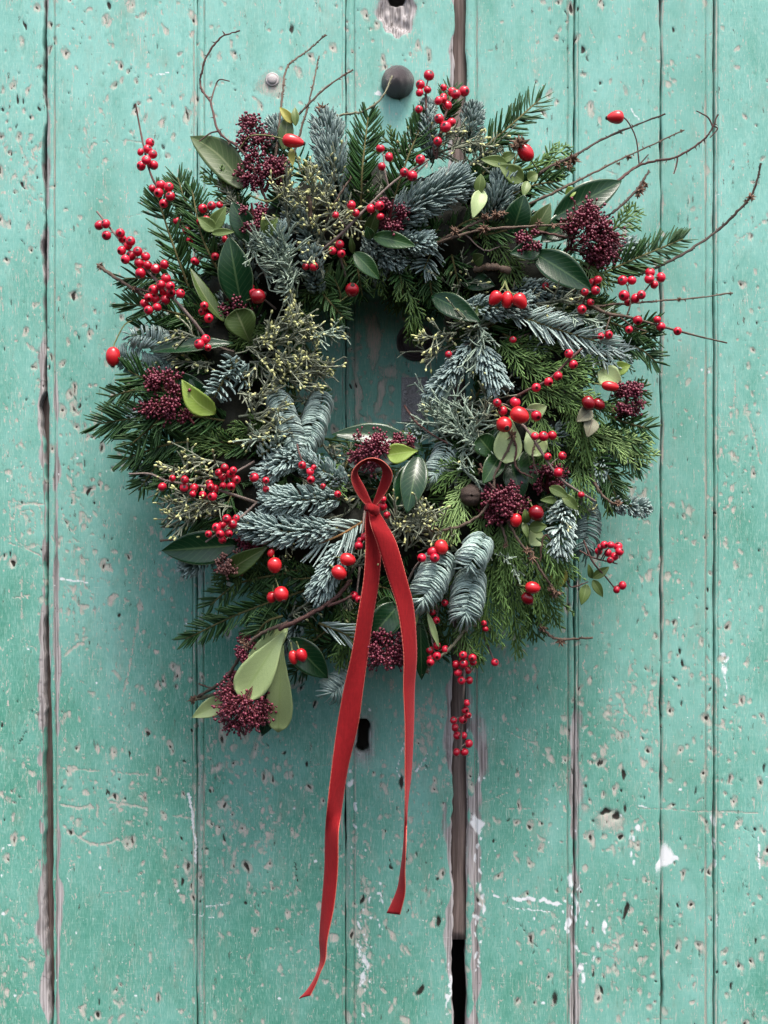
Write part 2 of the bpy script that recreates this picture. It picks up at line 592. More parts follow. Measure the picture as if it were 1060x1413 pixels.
def scratch(F, pts, w=1.0, amt=0.9, gap=0.25):
    p = catmull([(a, b, 0) for a, b in pts], max(8, int(sum(math.hypot(pts[i + 1][0] - pts[i][0], pts[i + 1][1] - pts[i][1]) for i in range(len(pts) - 1)) / 1.6)))
    on_ = 1.0
    for q in p:
        if drng.random() < 0.12:
            on_ = 0.0 if drng.random() < gap else 1.0
        if on_:
            stamp(F, q[0] + drng.normal() * 0.5, q[1] + drng.normal() * 0.5, w * drng.uniform(0.6, 1.4), w * drng.uniform(0.6, 1.4), 0, amt)


dens = fnoise(40, 65) * 1.5
dens2 = fnoise(40, 60)


def dn(F, x, y):
    return F[min(max(int(y - Y0), 0), FH - 1), min(max(int(x - X0), 0), FW - 1)]


# dark pits, mostly tall
for i in range(7600):
    x, y = drng.uniform(X0, X1), drng.uniform(Y0, Y1)
    if drng.random() > 0.30 + 0.28 * dn(dens, x, y):
        continue
    s = drng.lognormal(0.0, 0.45)
    s = min(s, 2.0) * 1.15
    stamp(pit, x, y, 0.95 * s, s * drng.uniform(1.0, 3.2), drng.normal() * 0.25, drng.uniform(0.55, 1.0))
    if drng.random() < 0.55:
        stamp(chip, x + drng.normal(), y + drng.normal(), 2.0 * s + 0.6, 2.8 * s * drng.uniform(0.8, 2.0), drng.normal() * 0.3, 0.85)
# pale chips
for i in range(18000):
    x, y = drng.uniform(X0, X1), drng.uniform(Y0, Y1)
    low = np.clip((y - 400) / 700, 0, 1)
    pr = 0.16 + 0.26 * low + 0.22 * dn(dens2, x, y)
    if x > 480 and x < 630 and y > 950:
        pr += 0.25
    if drng.random() > pr:
        continue
    s = min(drng.lognormal(0.12, 0.55), 4.0)
    stamp(chip, x, y, s, s * drng.uniform(0.8, 2.4), drng.normal() * 0.4, drng.uniform(0.6, 1.0))
# weathered patches, made of many flecks
for cx_, cy_, n_, sx_, sy_ in [(25, 1330, 60, 25, 60), (500, 1330, 70, 9, 60), (505, 1230, 30, 8, 50), (645, 1270, 20, 6, 60), (350, 1150, 70, 45, 35),
                               (150, 1110, 60, 55, 45), (850, 1310, 60, 18, 60), (900, 1000, 35, 14, 70), (870, 960, 50, 30, 45), (1010, 640, 40, 22, 70),
                               (130, 210, 40, 28, 55), (110, 700, 70, 22, 70), (230, 760, 60, 25, 70), (330, 1060, 90, 70, 40), (580, 1010, 80, 20, 45),
                               (880, 660, 50, 14, 60), (700, 920, 40, 28, 30), (560, 1100, 70, 30, 90), (990, 980, 40, 20, 60), (40, 230, 40, 14, 35),
                               (515, 470, 40, 12, 45), (520, 590, 50, 30, 25), (850, 1000, 30, 22, 40), (105, 830, 50, 28, 60), (25, 700, 35, 25, 60)]:
    for j in range(int(n_ * 1.6)):
        s = min(drng.lognormal(0.15, 0.5), 3.5)
        stamp(chip, cx_ + drng.normal() * sx_ * 0.7, cy_ + drng.normal() * sy_ * 0.7, s, s * drng.uniform(0.8, 2.6), drng.normal() * 0.3, drng.uniform(0.6, 1.0))
for cx_, cy_, n_, sx_, sy_ in [(502, 1330, 40, 8, 45), (522, 1250, 10, 4, 30), (620, 1370, 22, 3, 30), (875, 1150, 10, 8, 25), (800, 1330, 12, 5, 25), (985, 1170, 8, 2, 25),
                               (640, 1090, 18, 4, 80), (660, 1230, 40, 4, 90), (486, 1120, 14, 3, 60), (790, 1260, 26, 9, 30), (815, 1290, 10, 10, 40), (1000, 930, 10, 3, 40)]:
    for j in range(n_):
        s = min(drng.lognormal(0.35, 0.5), 4)
        stamp(white, cx_ + drng.normal() * sx_ * 0.8, cy_ + drng.normal() * sy_ * 0.8, s, s * drng.uniform(1.0, 3.2), drng.normal() * 0.2, drng.uniform(0.7, 1.0))
for i in range(260):
    s = min(drng.lognormal(0.2, 0.4), 2.6)
    stamp(white, drng.uniform(X0, X1), drng.uniform(500, Y1), s, s * drng.uniform(0.7, 1.4), 0, 0.9)
for i in range(170):     # hairline scratches and knocks
    x, y = drng.uniform(X0, X1), drng.uniform(Y0, Y1)
    an = drng.choice([drng.normal(1.57, 0.25), drng.normal(0.0, 0.35), drng.uniform(0, 3.14)])
    l_ = drng.uniform(8, 45)
    scratch(chip if drng.random() < 0.75 else white, [(x, y), (x + math.cos(an) * l_ * 0.5 + drng.normal(), y + math.sin(an) * l_ * 0.5), (x + math.cos(an) * l_, y + math.sin(an) * l_)], drng.uniform(0.6, 1.1), drng.uniform(0.6, 0.9), 0.5)
# marks one can recognise
for pts, w in [([(82, 1110), (110, 1114), (140, 1108), (175, 1110), (215, 1118), (268, 1130)], 1.2), ([(85, 1060), (150, 1065), (225, 1070)], 0.9),
               ([(12, 692), (58, 696)], 0.8), ([(13, 693), (14, 750)], 0.8), ([(13, 750), (56, 766)], 0.8), ([(22, 700), (52, 698), (52, 752), (22, 745), (22, 700)], 0.8),
               ([(28, 708), (45, 707), (45, 738), (28, 736), (28, 708)], 0.8), ([(195, 790), (190, 860), (170, 960)], 1.0), ([(90, 905), (118, 880)], 1.5),
               ([(100, 1150), (130, 1165), (165, 1160)], 1.3), ([(880, 1116), (985, 1120), (1050, 1122)], 0.8), ([(825, 1057), (850, 1040)], 0.7),
               ([(1010, 340), (1055, 305)], 0.7), ([(1030, 560), (1050, 640)], 0.9), ([(940, 205), (930, 240)], 0.9), ([(1020, 470), (1012, 560)], 0.8),
               ([(120, 1240), (150, 1232), (200, 1225)], 0.7), ([(665, 1108), (700, 1094)], 0.7), ([(655, 1120), (780, 1112)], 0.6),
               ([(30, 800), (30, 850)], 0.9), ([(18, 826), (42, 822)], 0.8), ([(700, 1010), (742, 1030)], 0.7)]:
    scratch(chip, pts, w * 1.25, 0.95)
for pts, w in [([(680, 1236), (720, 1240), (775, 1248)], 1.6), ([(700, 1252), (760, 1258)], 0.8), ([(262, 1098), (266, 1130), (271, 1190)], 1.3), ([(82, 799), (122, 803)], 1.0),
               ([(1047, 1155), (1048, 1200)], 0.9), ([(560, 1020), (548, 1060), (560, 1085)], 0.8), ([(590, 1040), (575, 1065)], 0.9), ([(870, 150), (882, 166)], 0.9)]:
    scratch(white, pts, w * 1.2, 0.95)
for pts, w in [([(118, 15), (112, 62)], 0.5), ([(85, 140), (95, 150)], 0.5), ([(90, 203), (108, 209)], 0.5), ([(175, 87), (195, 110)], 0.6), ([(320, 55), (325, 140)], 0.4),
               ([(1010, 1120), (1040, 1155)], 0.7), ([(1025, 1200), (1035, 1240)], 0.6), ([(405, 1190), (412, 1215)], 1.0), ([(35, 1010), (25, 1030)], 1.0), ([(890, 1280), (870, 1330)], 0.8),
               ([(715, 1275), (745, 1310)], 0.7), ([(560, 640), (585, 660)], 0.6)]:
    scratch(pit, pts, w * 1.2, 0.85)
for a in np.linspace(0, 1, 40):     # the torn white paper scrap shaped patch
    stamp(white, 912 + a * 24, 1184 + a * 2 + drng.normal() * 1, 3, 1 + 17 * (1 - a) , 0.35, 1.0)
stamp(pit, 860, 1070, 3, 8, 0, 1); stamp(pit, 862, 1260, 2.5, 14, 0.05, 1); stamp(pit, 606, 1273, 4, 9, 0, 0.9); stamp(pit, 764, 1378, 5, 14, 0.1, 0.7)
stamp(pit, 835, 1120, 9, 4, -0.2, 0.9); stamp(pit, 850, 1125, 4, 8, 0.4, 0.9); stamp(chip, 842, 1130, 20, 14, 0, 0.8); stamp(pit, 580, 1365, 3, 11, 0.4, 0.8)
stamp(pit, 553, 1080, 3, 13, 0, 0.8); stamp(pit, 505, 475, 4, 22, 0.1, 0.3); stamp(chip, 516, 470, 9, 34, 0, 1.0); stamp(chip, 524, 545, 5, 26, 0.2, 0.9); stamp(chip, 492, 540, 3, 45, 0, 0.9)
stamp(chip, 538, 512, 14, 9, 0, 0.8); stamp(white, 522, 130, 5, 3, 0.4, 1); stamp(raw, 376, 122, 16, 14, 0, 0.40); stamp(chip, 376, 118, 20, 16, 0, 0.75)
for i in range(26):
    stamp(raw, 690 + drng.normal() * 3, 1065 + drng.normal() * 3, 1, 1, 0, 0.0)
# worn wood by the joints: (x, half width, from y, to y, strength)
edge_wob = fnoise(6, 26)
edge_wob2 = fnoise(3, 9)
for xc, hw, ya, yb, st in [(59.5, 3.5, 430, 1640, 1.0), (57, 5.5, 1000, 1340, 1.0), (78, 3.5, 480, 1640, 0.85), (64, 3.0, -220, 480, 0.7), (276, 3.5, 700, 1640, 0.50), (272, 2, -220, 700, 0.25),
                           (480, 3.5, -220, 1640, 0.45), (626, 7, -220, 1640, 0.95), (640, 5, 900, 1640, 1.0), (655, 8, 950, 1640, 0.85), (660, 3, -220, 950, 0.4), (792, 6, 930, 1640, 0.7),
                           (791, 2, -220, 930, 0.25), (911, 2.5, -220, 1640, 0.45), (986, 2.5, -220, 1640, 0.35), (502, 13, 960, 1000, 0.3)]:
    v = st * np.clip(1.45 - np.abs(gx - xc) / (hw * (1 + 0.5 * edge_wob + 0.55 * edge_wob2)).clip(0.6), 0, 1)
    v *= np.clip((gy - ya) / 60, 0, 1) * np.clip((yb - gy) / 60, 0, 1) if ya > -200 else np.clip((yb - gy) / 60, 0, 1)
    raw = np.maximum(raw, v)
for xl_, am in [(267.6, 0.5), (281.5, 0.42), (490.5, 0.5), (658.5, 0.5), (783.5, 0.5), (796.5, 0.4), (974.0, 0.55), (914.5, 0.45), (75.5, 0.6), (472.5, 0.35), (988.5, 0.35)]:
    chip = np.maximum(chip, (am + 0.16 * edge_wob2 + 0.14 * edge_wob) * np.clip(1.5 - np.abs(gx - xl_) / 1.3, 0, 1))
# wood laid bare round the keyhole and the old hole at the top
stamp(raw, 501, 1020, 24, 46, 0, 0.62)
stamp(raw, 548, 12, 24, 30, 0, 1.0); stamp(raw, 556, 36, 12, 14, 0, 1.0); stamp(raw, 532, 14, 12, 16, 0, 0.9)
stamp(white, 500, 1350, 0.1, 0.1)

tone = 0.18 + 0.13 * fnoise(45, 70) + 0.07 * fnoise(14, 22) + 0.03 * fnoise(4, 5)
tone += 0.62 * np.clip((gy - 250) / 800, 0, 1) * (1 - 0.42 * np.clip((gx - 620) / 350, 0, 1))   # lower boards greener, with the light's falloff painted in, weaker to the right

# depth fields (metres below the face)
relief = -0.0002 * np.clip(chip * 1.5 - 0.3, 0, 1) - 0.0009 * np.clip(pit * 1.5 - 0.4, 0, 1) - 0.0004 * np.clip(raw * 1.5 - 0.4, 0, 1)
relief += 0.00012 * fnoise(30, 60) + 0.00004 * fnoise(6, 10)


def hole(x, y, rx, ry, soft=0.12):
    dx, dy = gx - x, gy - y
    d = np.sqrt((dx / rx) ** 2 + (dy / ry) ** 2)
    return np.clip((1 - d) / soft, 0, 1)


kh = np.maximum(hole(501.5, 1003, 9.5, 11), np.clip(np.minimum((8.0 - np.abs(gx - 501 - (gy - 1015) * -0.03)) / 1.6, np.minimum((gy - 1000) / 2, (1038 - gy) / 2)), 0, 1))
kh = np.maximum(kh, hole(500, 1031, 9.5, 8))
top_hole = np.maximum(hole(548, -6, 15, 13, 0.4), 0)
relief -= 0.022 * kh + 0.012 * top_hole
pit = np.maximum(pit, np.maximum(kh, top_hole * 0.9))
dish = np.clip(1 - np.sqrt(((gx - 549) / 27) ** 2 + ((gy - 18) / 34) ** 2) + 0.08 * fnoise(3, 5), 0, 1)
relief -= 0.0035 * np.clip(dish * 2.5, 0, 1) - 0.0008 * fnoise(2, 5) * np.clip(dish * 3, 0, 1)
relief -= 0.0016 * np.clip(1.2 - np.sqrt(((gx - 501) / 20) ** 2 + ((gy - 1018) / 38) ** 2), 0, 1)
raw = np.where(dish > 0.05, 1.0, raw)


def sample(F, x, y):
    xi = np.clip(x - X0, 0, FW - 1.001); yi = np.clip(y - Y0, 0, FH - 1.001)
    ix, iy = xi.astype(int), yi.astype(int)
    tx, ty = xi - ix, yi - iy
    return (F[iy, ix] * (1 - tx) * (1 - ty) + F[iy, ix + 1] * tx * (1 - ty) + F[iy + 1, ix] * (1 - tx) * ty + F[iy + 1, ix + 1] * tx * ty)


door = bpy.data.objects.new('door', None)
COL.objects.link(door)
door.location = (0, 0.02, (H / 2 - Y1) * S)
door['label'] = 'old plank door in chipped turquoise green paint behind the wreath'
door['category'] = 'door'
DO = np.array(door.location)

rows_y = np.concatenate([np.arange(Y0, -14, 8.0), np.arange(-14, 1428, 2.0), np.arange(1428, Y1 + 1, 8.0)])
wob1d = lambda s, a, sc: a * np.interp(rows_y, np.arange(Y0, Y1), sample(fnoise(s, s), np.full(Y1 - Y0, 300.0 + sc), np.arange(Y0, Y1).astype(float)))


def plank(xl, xr, quirks, beads, lw=(0.5, 0.5), shape_l=None, shape_r=None):
    """xl, xr edges in pixels; quirks (x, half width, depth m); beads (x, half width)"""
    cols = list(np.arange(max(xl, -12), min(xr, 1072), 2.0)) if xr > -12 and xl < 1072 else []
    if xl < -12:
        cols = list(np.arange(xl, -12, 8.0)) + cols
    if xr > 1072:
        cols = cols + list(np.arange(1072, xr, 8.0))
    for q in quirks:
        cols += list(np.arange(q[0] - q[1] * 2.2, q[0] + q[1] * 2.2, 0.6))
    for b in beads:
        cols += list(np.arange(b[0] - b[1] - 1, b[0] + b[1] + 1, 0.8))
    cols += [xl, xl + 0.7, xl + 1.5, xr - 1.5, xr - 0.7, xr]
    cols = np.array(sorted(c for c in cols if xl <= c <= xr))
    keep = [cols[0]]
    for c in cols[1:]:
        if c - keep[-1] > 0.45:
            keep.append(c)
    if keep[-1] != xr:
        keep[-1] = xr
    cols = np.array(keep)
    X, Y = np.meshgrid(cols, rows_y)
    dep = sample(relief, X, Y)
    for q in quirks:
        dep -= q[2] * np.clip(1 - np.abs(X - q[0]) / q[1], 0, 1) ** 0.7
    for b in beads:
        u = np.clip(np.abs(X - b[0]) / b[1], 0, 1)
        dep -= 0.0011 * (1 - np.sqrt(1 - u ** 2 * 0.98)) * (u < 1)
    eL = X - xl; eR = xr - X
    e = np.minimum(eL, eR)
    dep -= 0.0011 * np.clip(1 - e / 2.4, 0, 1) ** 2
    ol = wob1d(16, lw[0], xl) + wob1d(4, lw[0] * 0.35, xl + 7)
    orr = wob1d(16, lw[1], xr + 40) + wob1d(4, lw[1] * 0.35, xr + 47)
    if shape_l:
        ol = ol + np.interp(rows_y, *zip(*shape_l))
    if shape_r:
        orr = orr + np.interp(rows_y, *zip(*shape_r))
    Xw = X + ol[:, None] * np.exp(-eL / 9) + orr[:, None] * np.exp(-eR / 9)
    V = np.stack([(Xw - W / 2) * S, -dep, (H / 2 - Y) * S], -1)
    # side walls going back
    back = 0.024
    L = V[:, :1].copy(); L[..., 1] = back
    R = V[:, -1:].copy(); R[..., 1] = back
    V = np.concatenate([L, V, R], 1)
    nr, nc = V.shape[:2]
    idx = np.arange(nr * nc).reshape(nr, nc)
    q = np.stack([idx[:-1, :-1], idx[1:, :-1], idx[1:, 1:], idx[:-1, 1:]], -1).reshape(-1, 4)

    def ext(F):
        a = sample(F, X, Y)
        return np.concatenate([a[:, :1], a, a[:, -1:]], 1).reshape(-1)
    rw = ext(raw).reshape(nr, nc)
    rw[:, 0] = 1; rw[:, -1] = 1
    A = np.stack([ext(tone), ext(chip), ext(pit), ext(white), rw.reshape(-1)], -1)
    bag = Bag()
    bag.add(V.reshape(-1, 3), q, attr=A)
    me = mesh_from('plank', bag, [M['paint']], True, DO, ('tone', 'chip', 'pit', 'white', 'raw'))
    return link('plank', me, door)


gapL = [(-220, 0), (540, 0), (560, -6), (590, -6), (615, -1), (640, 1), (760, 1), (780, -2), (805, 1), (930, 0), (985, -2), (1090, -1), (1150, -3), (1260, 1), (1330, 4), (1400, 7), (1640, 8)]
gapR = [(-220, 0), (520, 0), (570, 3), (900, 3), (1000, 7), (1250, 9), (1350, 10), (1400, 10), (1640, 10)]
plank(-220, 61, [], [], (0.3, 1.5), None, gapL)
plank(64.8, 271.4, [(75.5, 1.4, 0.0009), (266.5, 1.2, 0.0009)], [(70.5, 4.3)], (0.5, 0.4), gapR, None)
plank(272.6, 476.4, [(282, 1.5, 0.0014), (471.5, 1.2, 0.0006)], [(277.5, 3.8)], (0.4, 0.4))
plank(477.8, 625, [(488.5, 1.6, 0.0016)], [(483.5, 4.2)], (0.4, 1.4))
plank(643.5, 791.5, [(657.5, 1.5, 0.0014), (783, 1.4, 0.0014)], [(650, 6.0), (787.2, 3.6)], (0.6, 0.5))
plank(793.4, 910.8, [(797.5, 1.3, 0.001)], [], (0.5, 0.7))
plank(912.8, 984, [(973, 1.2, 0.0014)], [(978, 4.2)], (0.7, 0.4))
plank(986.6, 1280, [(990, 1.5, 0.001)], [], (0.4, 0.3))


def box_mesh(name, x0, x1, y0, y1, dfront, dback, mat, nseg=40, jag=0.0):
    """upright board between two depths (front and back given as metres behind the door face)"""
    ys = np.linspace(y0, y1, nseg)
    jit = np.random.default_rng(int(abs(x0) + y1)).normal(size=(nseg, 2)) * jag
    sec = []
    for i, y in enumerate(ys):
        a, b = x0 + jit[i, 0], x1 + jit[i, 1]
        sec.append([[(a - W / 2) * S, dback, (H / 2 - y) * S], [(a - W / 2) * S, dfront, (H / 2 - y) * S],
                    [(b - W / 2) * S, dfront, (H / 2 - y) * S], [(b - W / 2) * S, dback, (H / 2 - y) * S]])
    V = np.array(sec)
    idx = np.arange(nseg * 4).reshape(nseg, 4)
    q = np.stack([idx[:-1], idx[1:], np.roll(idx[1:], -1, 1), np.roll(idx[:-1], -1, 1)], -1).reshape(-1, 4)
    q = np.concatenate([q, [[0, 1, 2, 3], idx[-1][::-1]]])
    b = Bag(); b.add(V.reshape(-1, 3), q)
    return link(name, mesh_from(name, b, [mat], False, DO), door)


box_mesh('dark_backing', -220, 1280, -220, 1640, 0.032, 0.040, M['gapdark'], 2)  # added near-black sheet, stands in for the unlit interior behind the gaps
box_mesh('joint_strip', 622, 644.2, -220, 1299, 0.0052, 0.020, M['brownwood'], 120, 0.3)
box_mesh('joint_tongue', 52, 84, 545, 1382, 0.013, 0.020, M['brownwood'], 80, 0.5)


def lathe(profile, seg=40, axis='-y'):
    """profile (radius, height); the height runs towards the camera"""
    pr = np.array(profile, float)
    a = np.linspace(0, 2 * np.pi, seg, endpoint=False)
    V = np.stack([pr[:, :1] * np.cos(a), np.repeat(-pr[:, 1:2], seg, 1), pr[:, :1] * np.sin(a)], -1)
    k = len(pr)
    idx = np.arange(k * seg).reshape(k, seg)
    q = np.stack([idx[:-1], idx[1:], np.roll(idx[1:], -1, 1), np.roll(idx[:-1], -1, 1)], -1).reshape(-1, 4)
    return V.reshape(-1, 3), q


def fitting(name, px, py, profile, mat, rough=0.0, label=None, seg=44):
    V, q = lathe(profile, seg)
    if rough:
        r_ = np.random.default_rng(3)
        ph = r_.uniform(0, 6, (5, 3)); fr = r_.uniform(300, 900, (5, 3))
        nz = sum(np.sin(V @ fr[i] + ph[i, 0]) for i in range(5)) / 5
        V = V * (1 + rough * nz[:, None])
    b = Bag(); b.add(V, q)
    o = link(name, mesh_from(name, b, [mat]), door, P(px, py) - DO)
    if label:
        o['label'] = label
    return o


r = 22.5 * S
fitting('stud', 549, 114, [(r * 1.0, -0.001), (r * 1.0, 0.002), (r * 0.97, 0.0045), (r * 0.86, 0.0085), (r * 0.7, 0.0125), (r * 0.52, 0.0155), (r * 0.33, 0.0172), (r * 0.15, 0.018), (0.00001, 0.0182)],
        M['iron'], 0.045, 'domed dark iron stud above the wreath')
fitting('bolt_head', 376, 110, [(9.6 * S, -0.001), (9.6 * S, 0.0008), (8.8 * S, 0.0014), (7.4 * S, 0.0013), (6.8 * S, 0.0012), (6.4 * S, 0.0021), (5.4 * S, 0.0026), (2.5 * S, 0.0028), (0.00001, 0.0028)],
        M['bolt'], 0.01, 'small pale bolt head at the top left')
fitting('knob_rosette', 573, 472, [(26 * S, -0.001), (26 * S, 0.002), (24 * S, 0.004), (21 * S, 0.0042), (19.5 * S, 0.002), (17 * S, 0.002), (15 * S, 0.005), (9 * S, 0.008), (0.00001, 0.009)],
        M['iron'], 0.01, 'dark round rosette in the shade of the wreath')
# embossed escutcheon plate
nu, nv = 46, 74
uu, vv = np.meshgrid(np.linspace(0, 1, nu), np.linspace(0, 1, nv))
er = np.random.default_rng(8)
emb = np.zeros_like(uu)
for i in range(60):
    cx_, cy_, rr = er.uniform(0.08, 0.92), er.uniform(0.05, 0.95), er.uniform(0.03, 0.10)
    dd = np.hypot((uu - cx_), (vv - cy_) * 1.7)
    emb += np.clip(1 - np.abs(dd - rr) / 0.028, 0, 1) * er.uniform(0.5, 1)
rim = np.minimum(np.minimum(uu, 1 - uu) * 37, np.minimum(vv, 1 - vv) * 63)
hgt = 0.0016 + 0.0013 * np.clip(emb, 0, 1.3) * np.clip((rim - 2.5) / 1.5, 0, 1) + 0.0009 * np.clip(1 - np.abs(rim - 1.6) / 1.2, 0, 1)
hgt[rim <= 0.01] = -0.001
V = np.stack([(553.5 + uu * 37 - W / 2) * S, -hgt, (H / 2 - 520 - vv * 63.5) * S], -1)
idx = np.arange(nu * nv).reshape(nv, nu)
q = np.stack([idx[:-1, :-1], idx[1:, :-1], idx[1:, 1:], idx[:-1, 1:]], -1).reshape(-1, 4)
b = Bag(); b.add(V.reshape(-1, 3), q)
o = link('escutcheon', mesh_from('escutcheon', b, [M['plate']], True, DO), door)
o['label'] = 'embossed rectangular metal lock plate inside the wreath ring'

# ------------------------------------------------------------------ THE WREATH
wreath = bpy.data.objects.new('wreath', None)
COL.objects.link(wreath)
wreath.location = P(CX, CY, 0.004)
wreath['label'] = 'round winter wreath of fir, cypress, red berries, rose hips and glossy leaves on the door'
wreath['category'] = 'wreath'
WO = np.array(wreath.location)
VIEW = np.array([0.0, -1.0, 0.0])


def wpart(name, bag, mats, parent=None, stuff=False, smooth=True):
    o = link(name, mesh_from(name, bag, mats, smooth, WO), parent or wreath)
    if stuff:
        o['kind'] = 'stuff'
    return o


# ---- mossy base ring
a = np.linspace(0, 2 * np.pi, 120, endpoint=False); bb = np.linspace(0, 2 * np.pi, 28, endpoint=False)
A_, B_ = np.meshgrid(a, bb, indexing='ij')
rr_ = 0.037 * (1 + 0.10 * np.sin(A_ * 17 + 3 * B_) + 0.07 * np.sin(A_ * 41 + B_ * 5) + 0.05 * rng.normal(size=A_.shape))
cen = P(CX, CY - 14, 0.043)
V = np.stack([cen[0] + (0.127 + rr_ * np.cos(B_)) * np.cos(A_), cen[1] + rr_ * np.sin(B_), cen[2] + (0.127 + rr_ * np.cos(B_)) * np.sin(A_)], -1)
idx = np.arange(120 * 28).reshape(120, 28)
q = np.stack([idx, np.roll(idx, -1, 1), np.roll(np.roll(idx, -1, 0), -1, 1), np.roll(idx, -1, 0)], -1).reshape(-1, 4)
b = Bag(); b.add(V.reshape(-1, 3), q)
wpart('base_ring', b, [M['moss']])


def stem_pts(pts, n):
    """pts: (px, py, off) with off metres relative to the wreath surface -> world points"""
    p = np.array([on(*x) if len(x) == 3 else on(x[0], x[1]) for x in pts], float)
    p[:, 2] = np.maximum(p[:, 2], 0.006)
    return PA(catmull(p, n))


def frame(C):
    T = unit(np.gradient(C, axis=0))
    up = unit(VIEW - (T @ VIEW)[:, None] * T)
    side = np.cross(T, up)
    return T, up, side


def lerp_idx(C, s):
    f = s * (len(C) - 1)
    i = np.clip(f.astype(int), 0, len(C) - 2)
    t = (f - i)[:, None]
    return C[i] * (1 - t) + C[i + 1] * t


def fir(pts, L=0.0135, mat='fir', dens=1.0, stem='firstem', fork=0, lift=0.25, rad=0.00088, fwd=0.75, name='fir_sprig', label=None, tipbud=True):
    """flat two-ranked fir sprig"""
    C0 = stem_pts(pts, 24)
    shoots = [(C0, L)]
    ln = np.linalg.norm(np.diff(C0, axis=0), axis=1).sum()
    for k in range(fork):
        s = rng.uniform(0.2, 0.6)
        T, up, side = frame(C0)
        i = int(s * 23)
        sg = 1 if (k % 2) else -1
        d = unit(T[i] * 0.8 + sg * side[i] * 0.75 + up[i] * rng.uniform(-0.2, 0.2))
        l2 = ln * (1 - s) * rng.uniform(0.55, 0.8)
        e = C0[i] + d * l2 * 0.5
        e2 = C0[i] + d * l2 + T[i] * l2 * 0.2 + np.array([0, 0, -0.1 * l2])
        shoots.append((catmull([C0[i], e, e2], 14), L * 0.9))
    st = Bag(); nd = Bag()
    for C, LL in shoots:
        n_ = len(C)
        st.tube(C[None], np.linspace(0.0012, 0.0006, n_)[None], 6)
        ln_ = np.linalg.norm(np.diff(C, axis=0), axis=1).sum()
        N = int(ln_ / 0.00085 * dens)
        s = np.sort(rng.uniform(0.0, 1.0, N))
        T, up, side = frame(C)
        p = lerp_idx(C, s); T_ = unit(lerp_idx(T, s)); U_ = unit(lerp_idx(up, s)); S_ = unit(lerp_idx(side, s))
        sg = np.where(rng.random(N) < 0.5, 1.0, -1.0)[:, None]
        phi = rng.normal(lift, 0.35, N)[:, None]
        endf = np.clip((s - 0.82) / 0.18, 0, 1)[:, None]
        fw = fwd + 1.1 * endf + rng.normal(0, 0.12, (N, 1))
        d = unit(sg * S_ * np.cos(phi) + U_ * np.sin(phi) + T_ * fw)
        l = LL * rng.uniform(0.8, 1.12, (N, 1)) * np.clip(0.45 + s[:, None] * 4, 0, 1) * (1 - 0.35 * endf)
        bend = (T_ * 0.35 + U_ * 0.12) * l
        u = np.linspace(0, 1, 4)[None, :, None]
        Pth = p[:, None, :] + d[:, None, :] * l[:, None, :] * u + bend[:, None, :] * u ** 2 * 0.6
        R = rad * np.array([0.65, 1.0, 0.95, 0.42])[None, :] * rng.uniform(0.85, 1.15, (N, 1))
        ref = np.cross(d, T_)[:, None, :]
        nd.tube(Pth, R, 4, 0.45, ref)
    o = wpart(name, st, [M[stem]])
    if label:
        o['label'] = label
    wpart('needles', nd, [M[mat]], o, True)
    return o


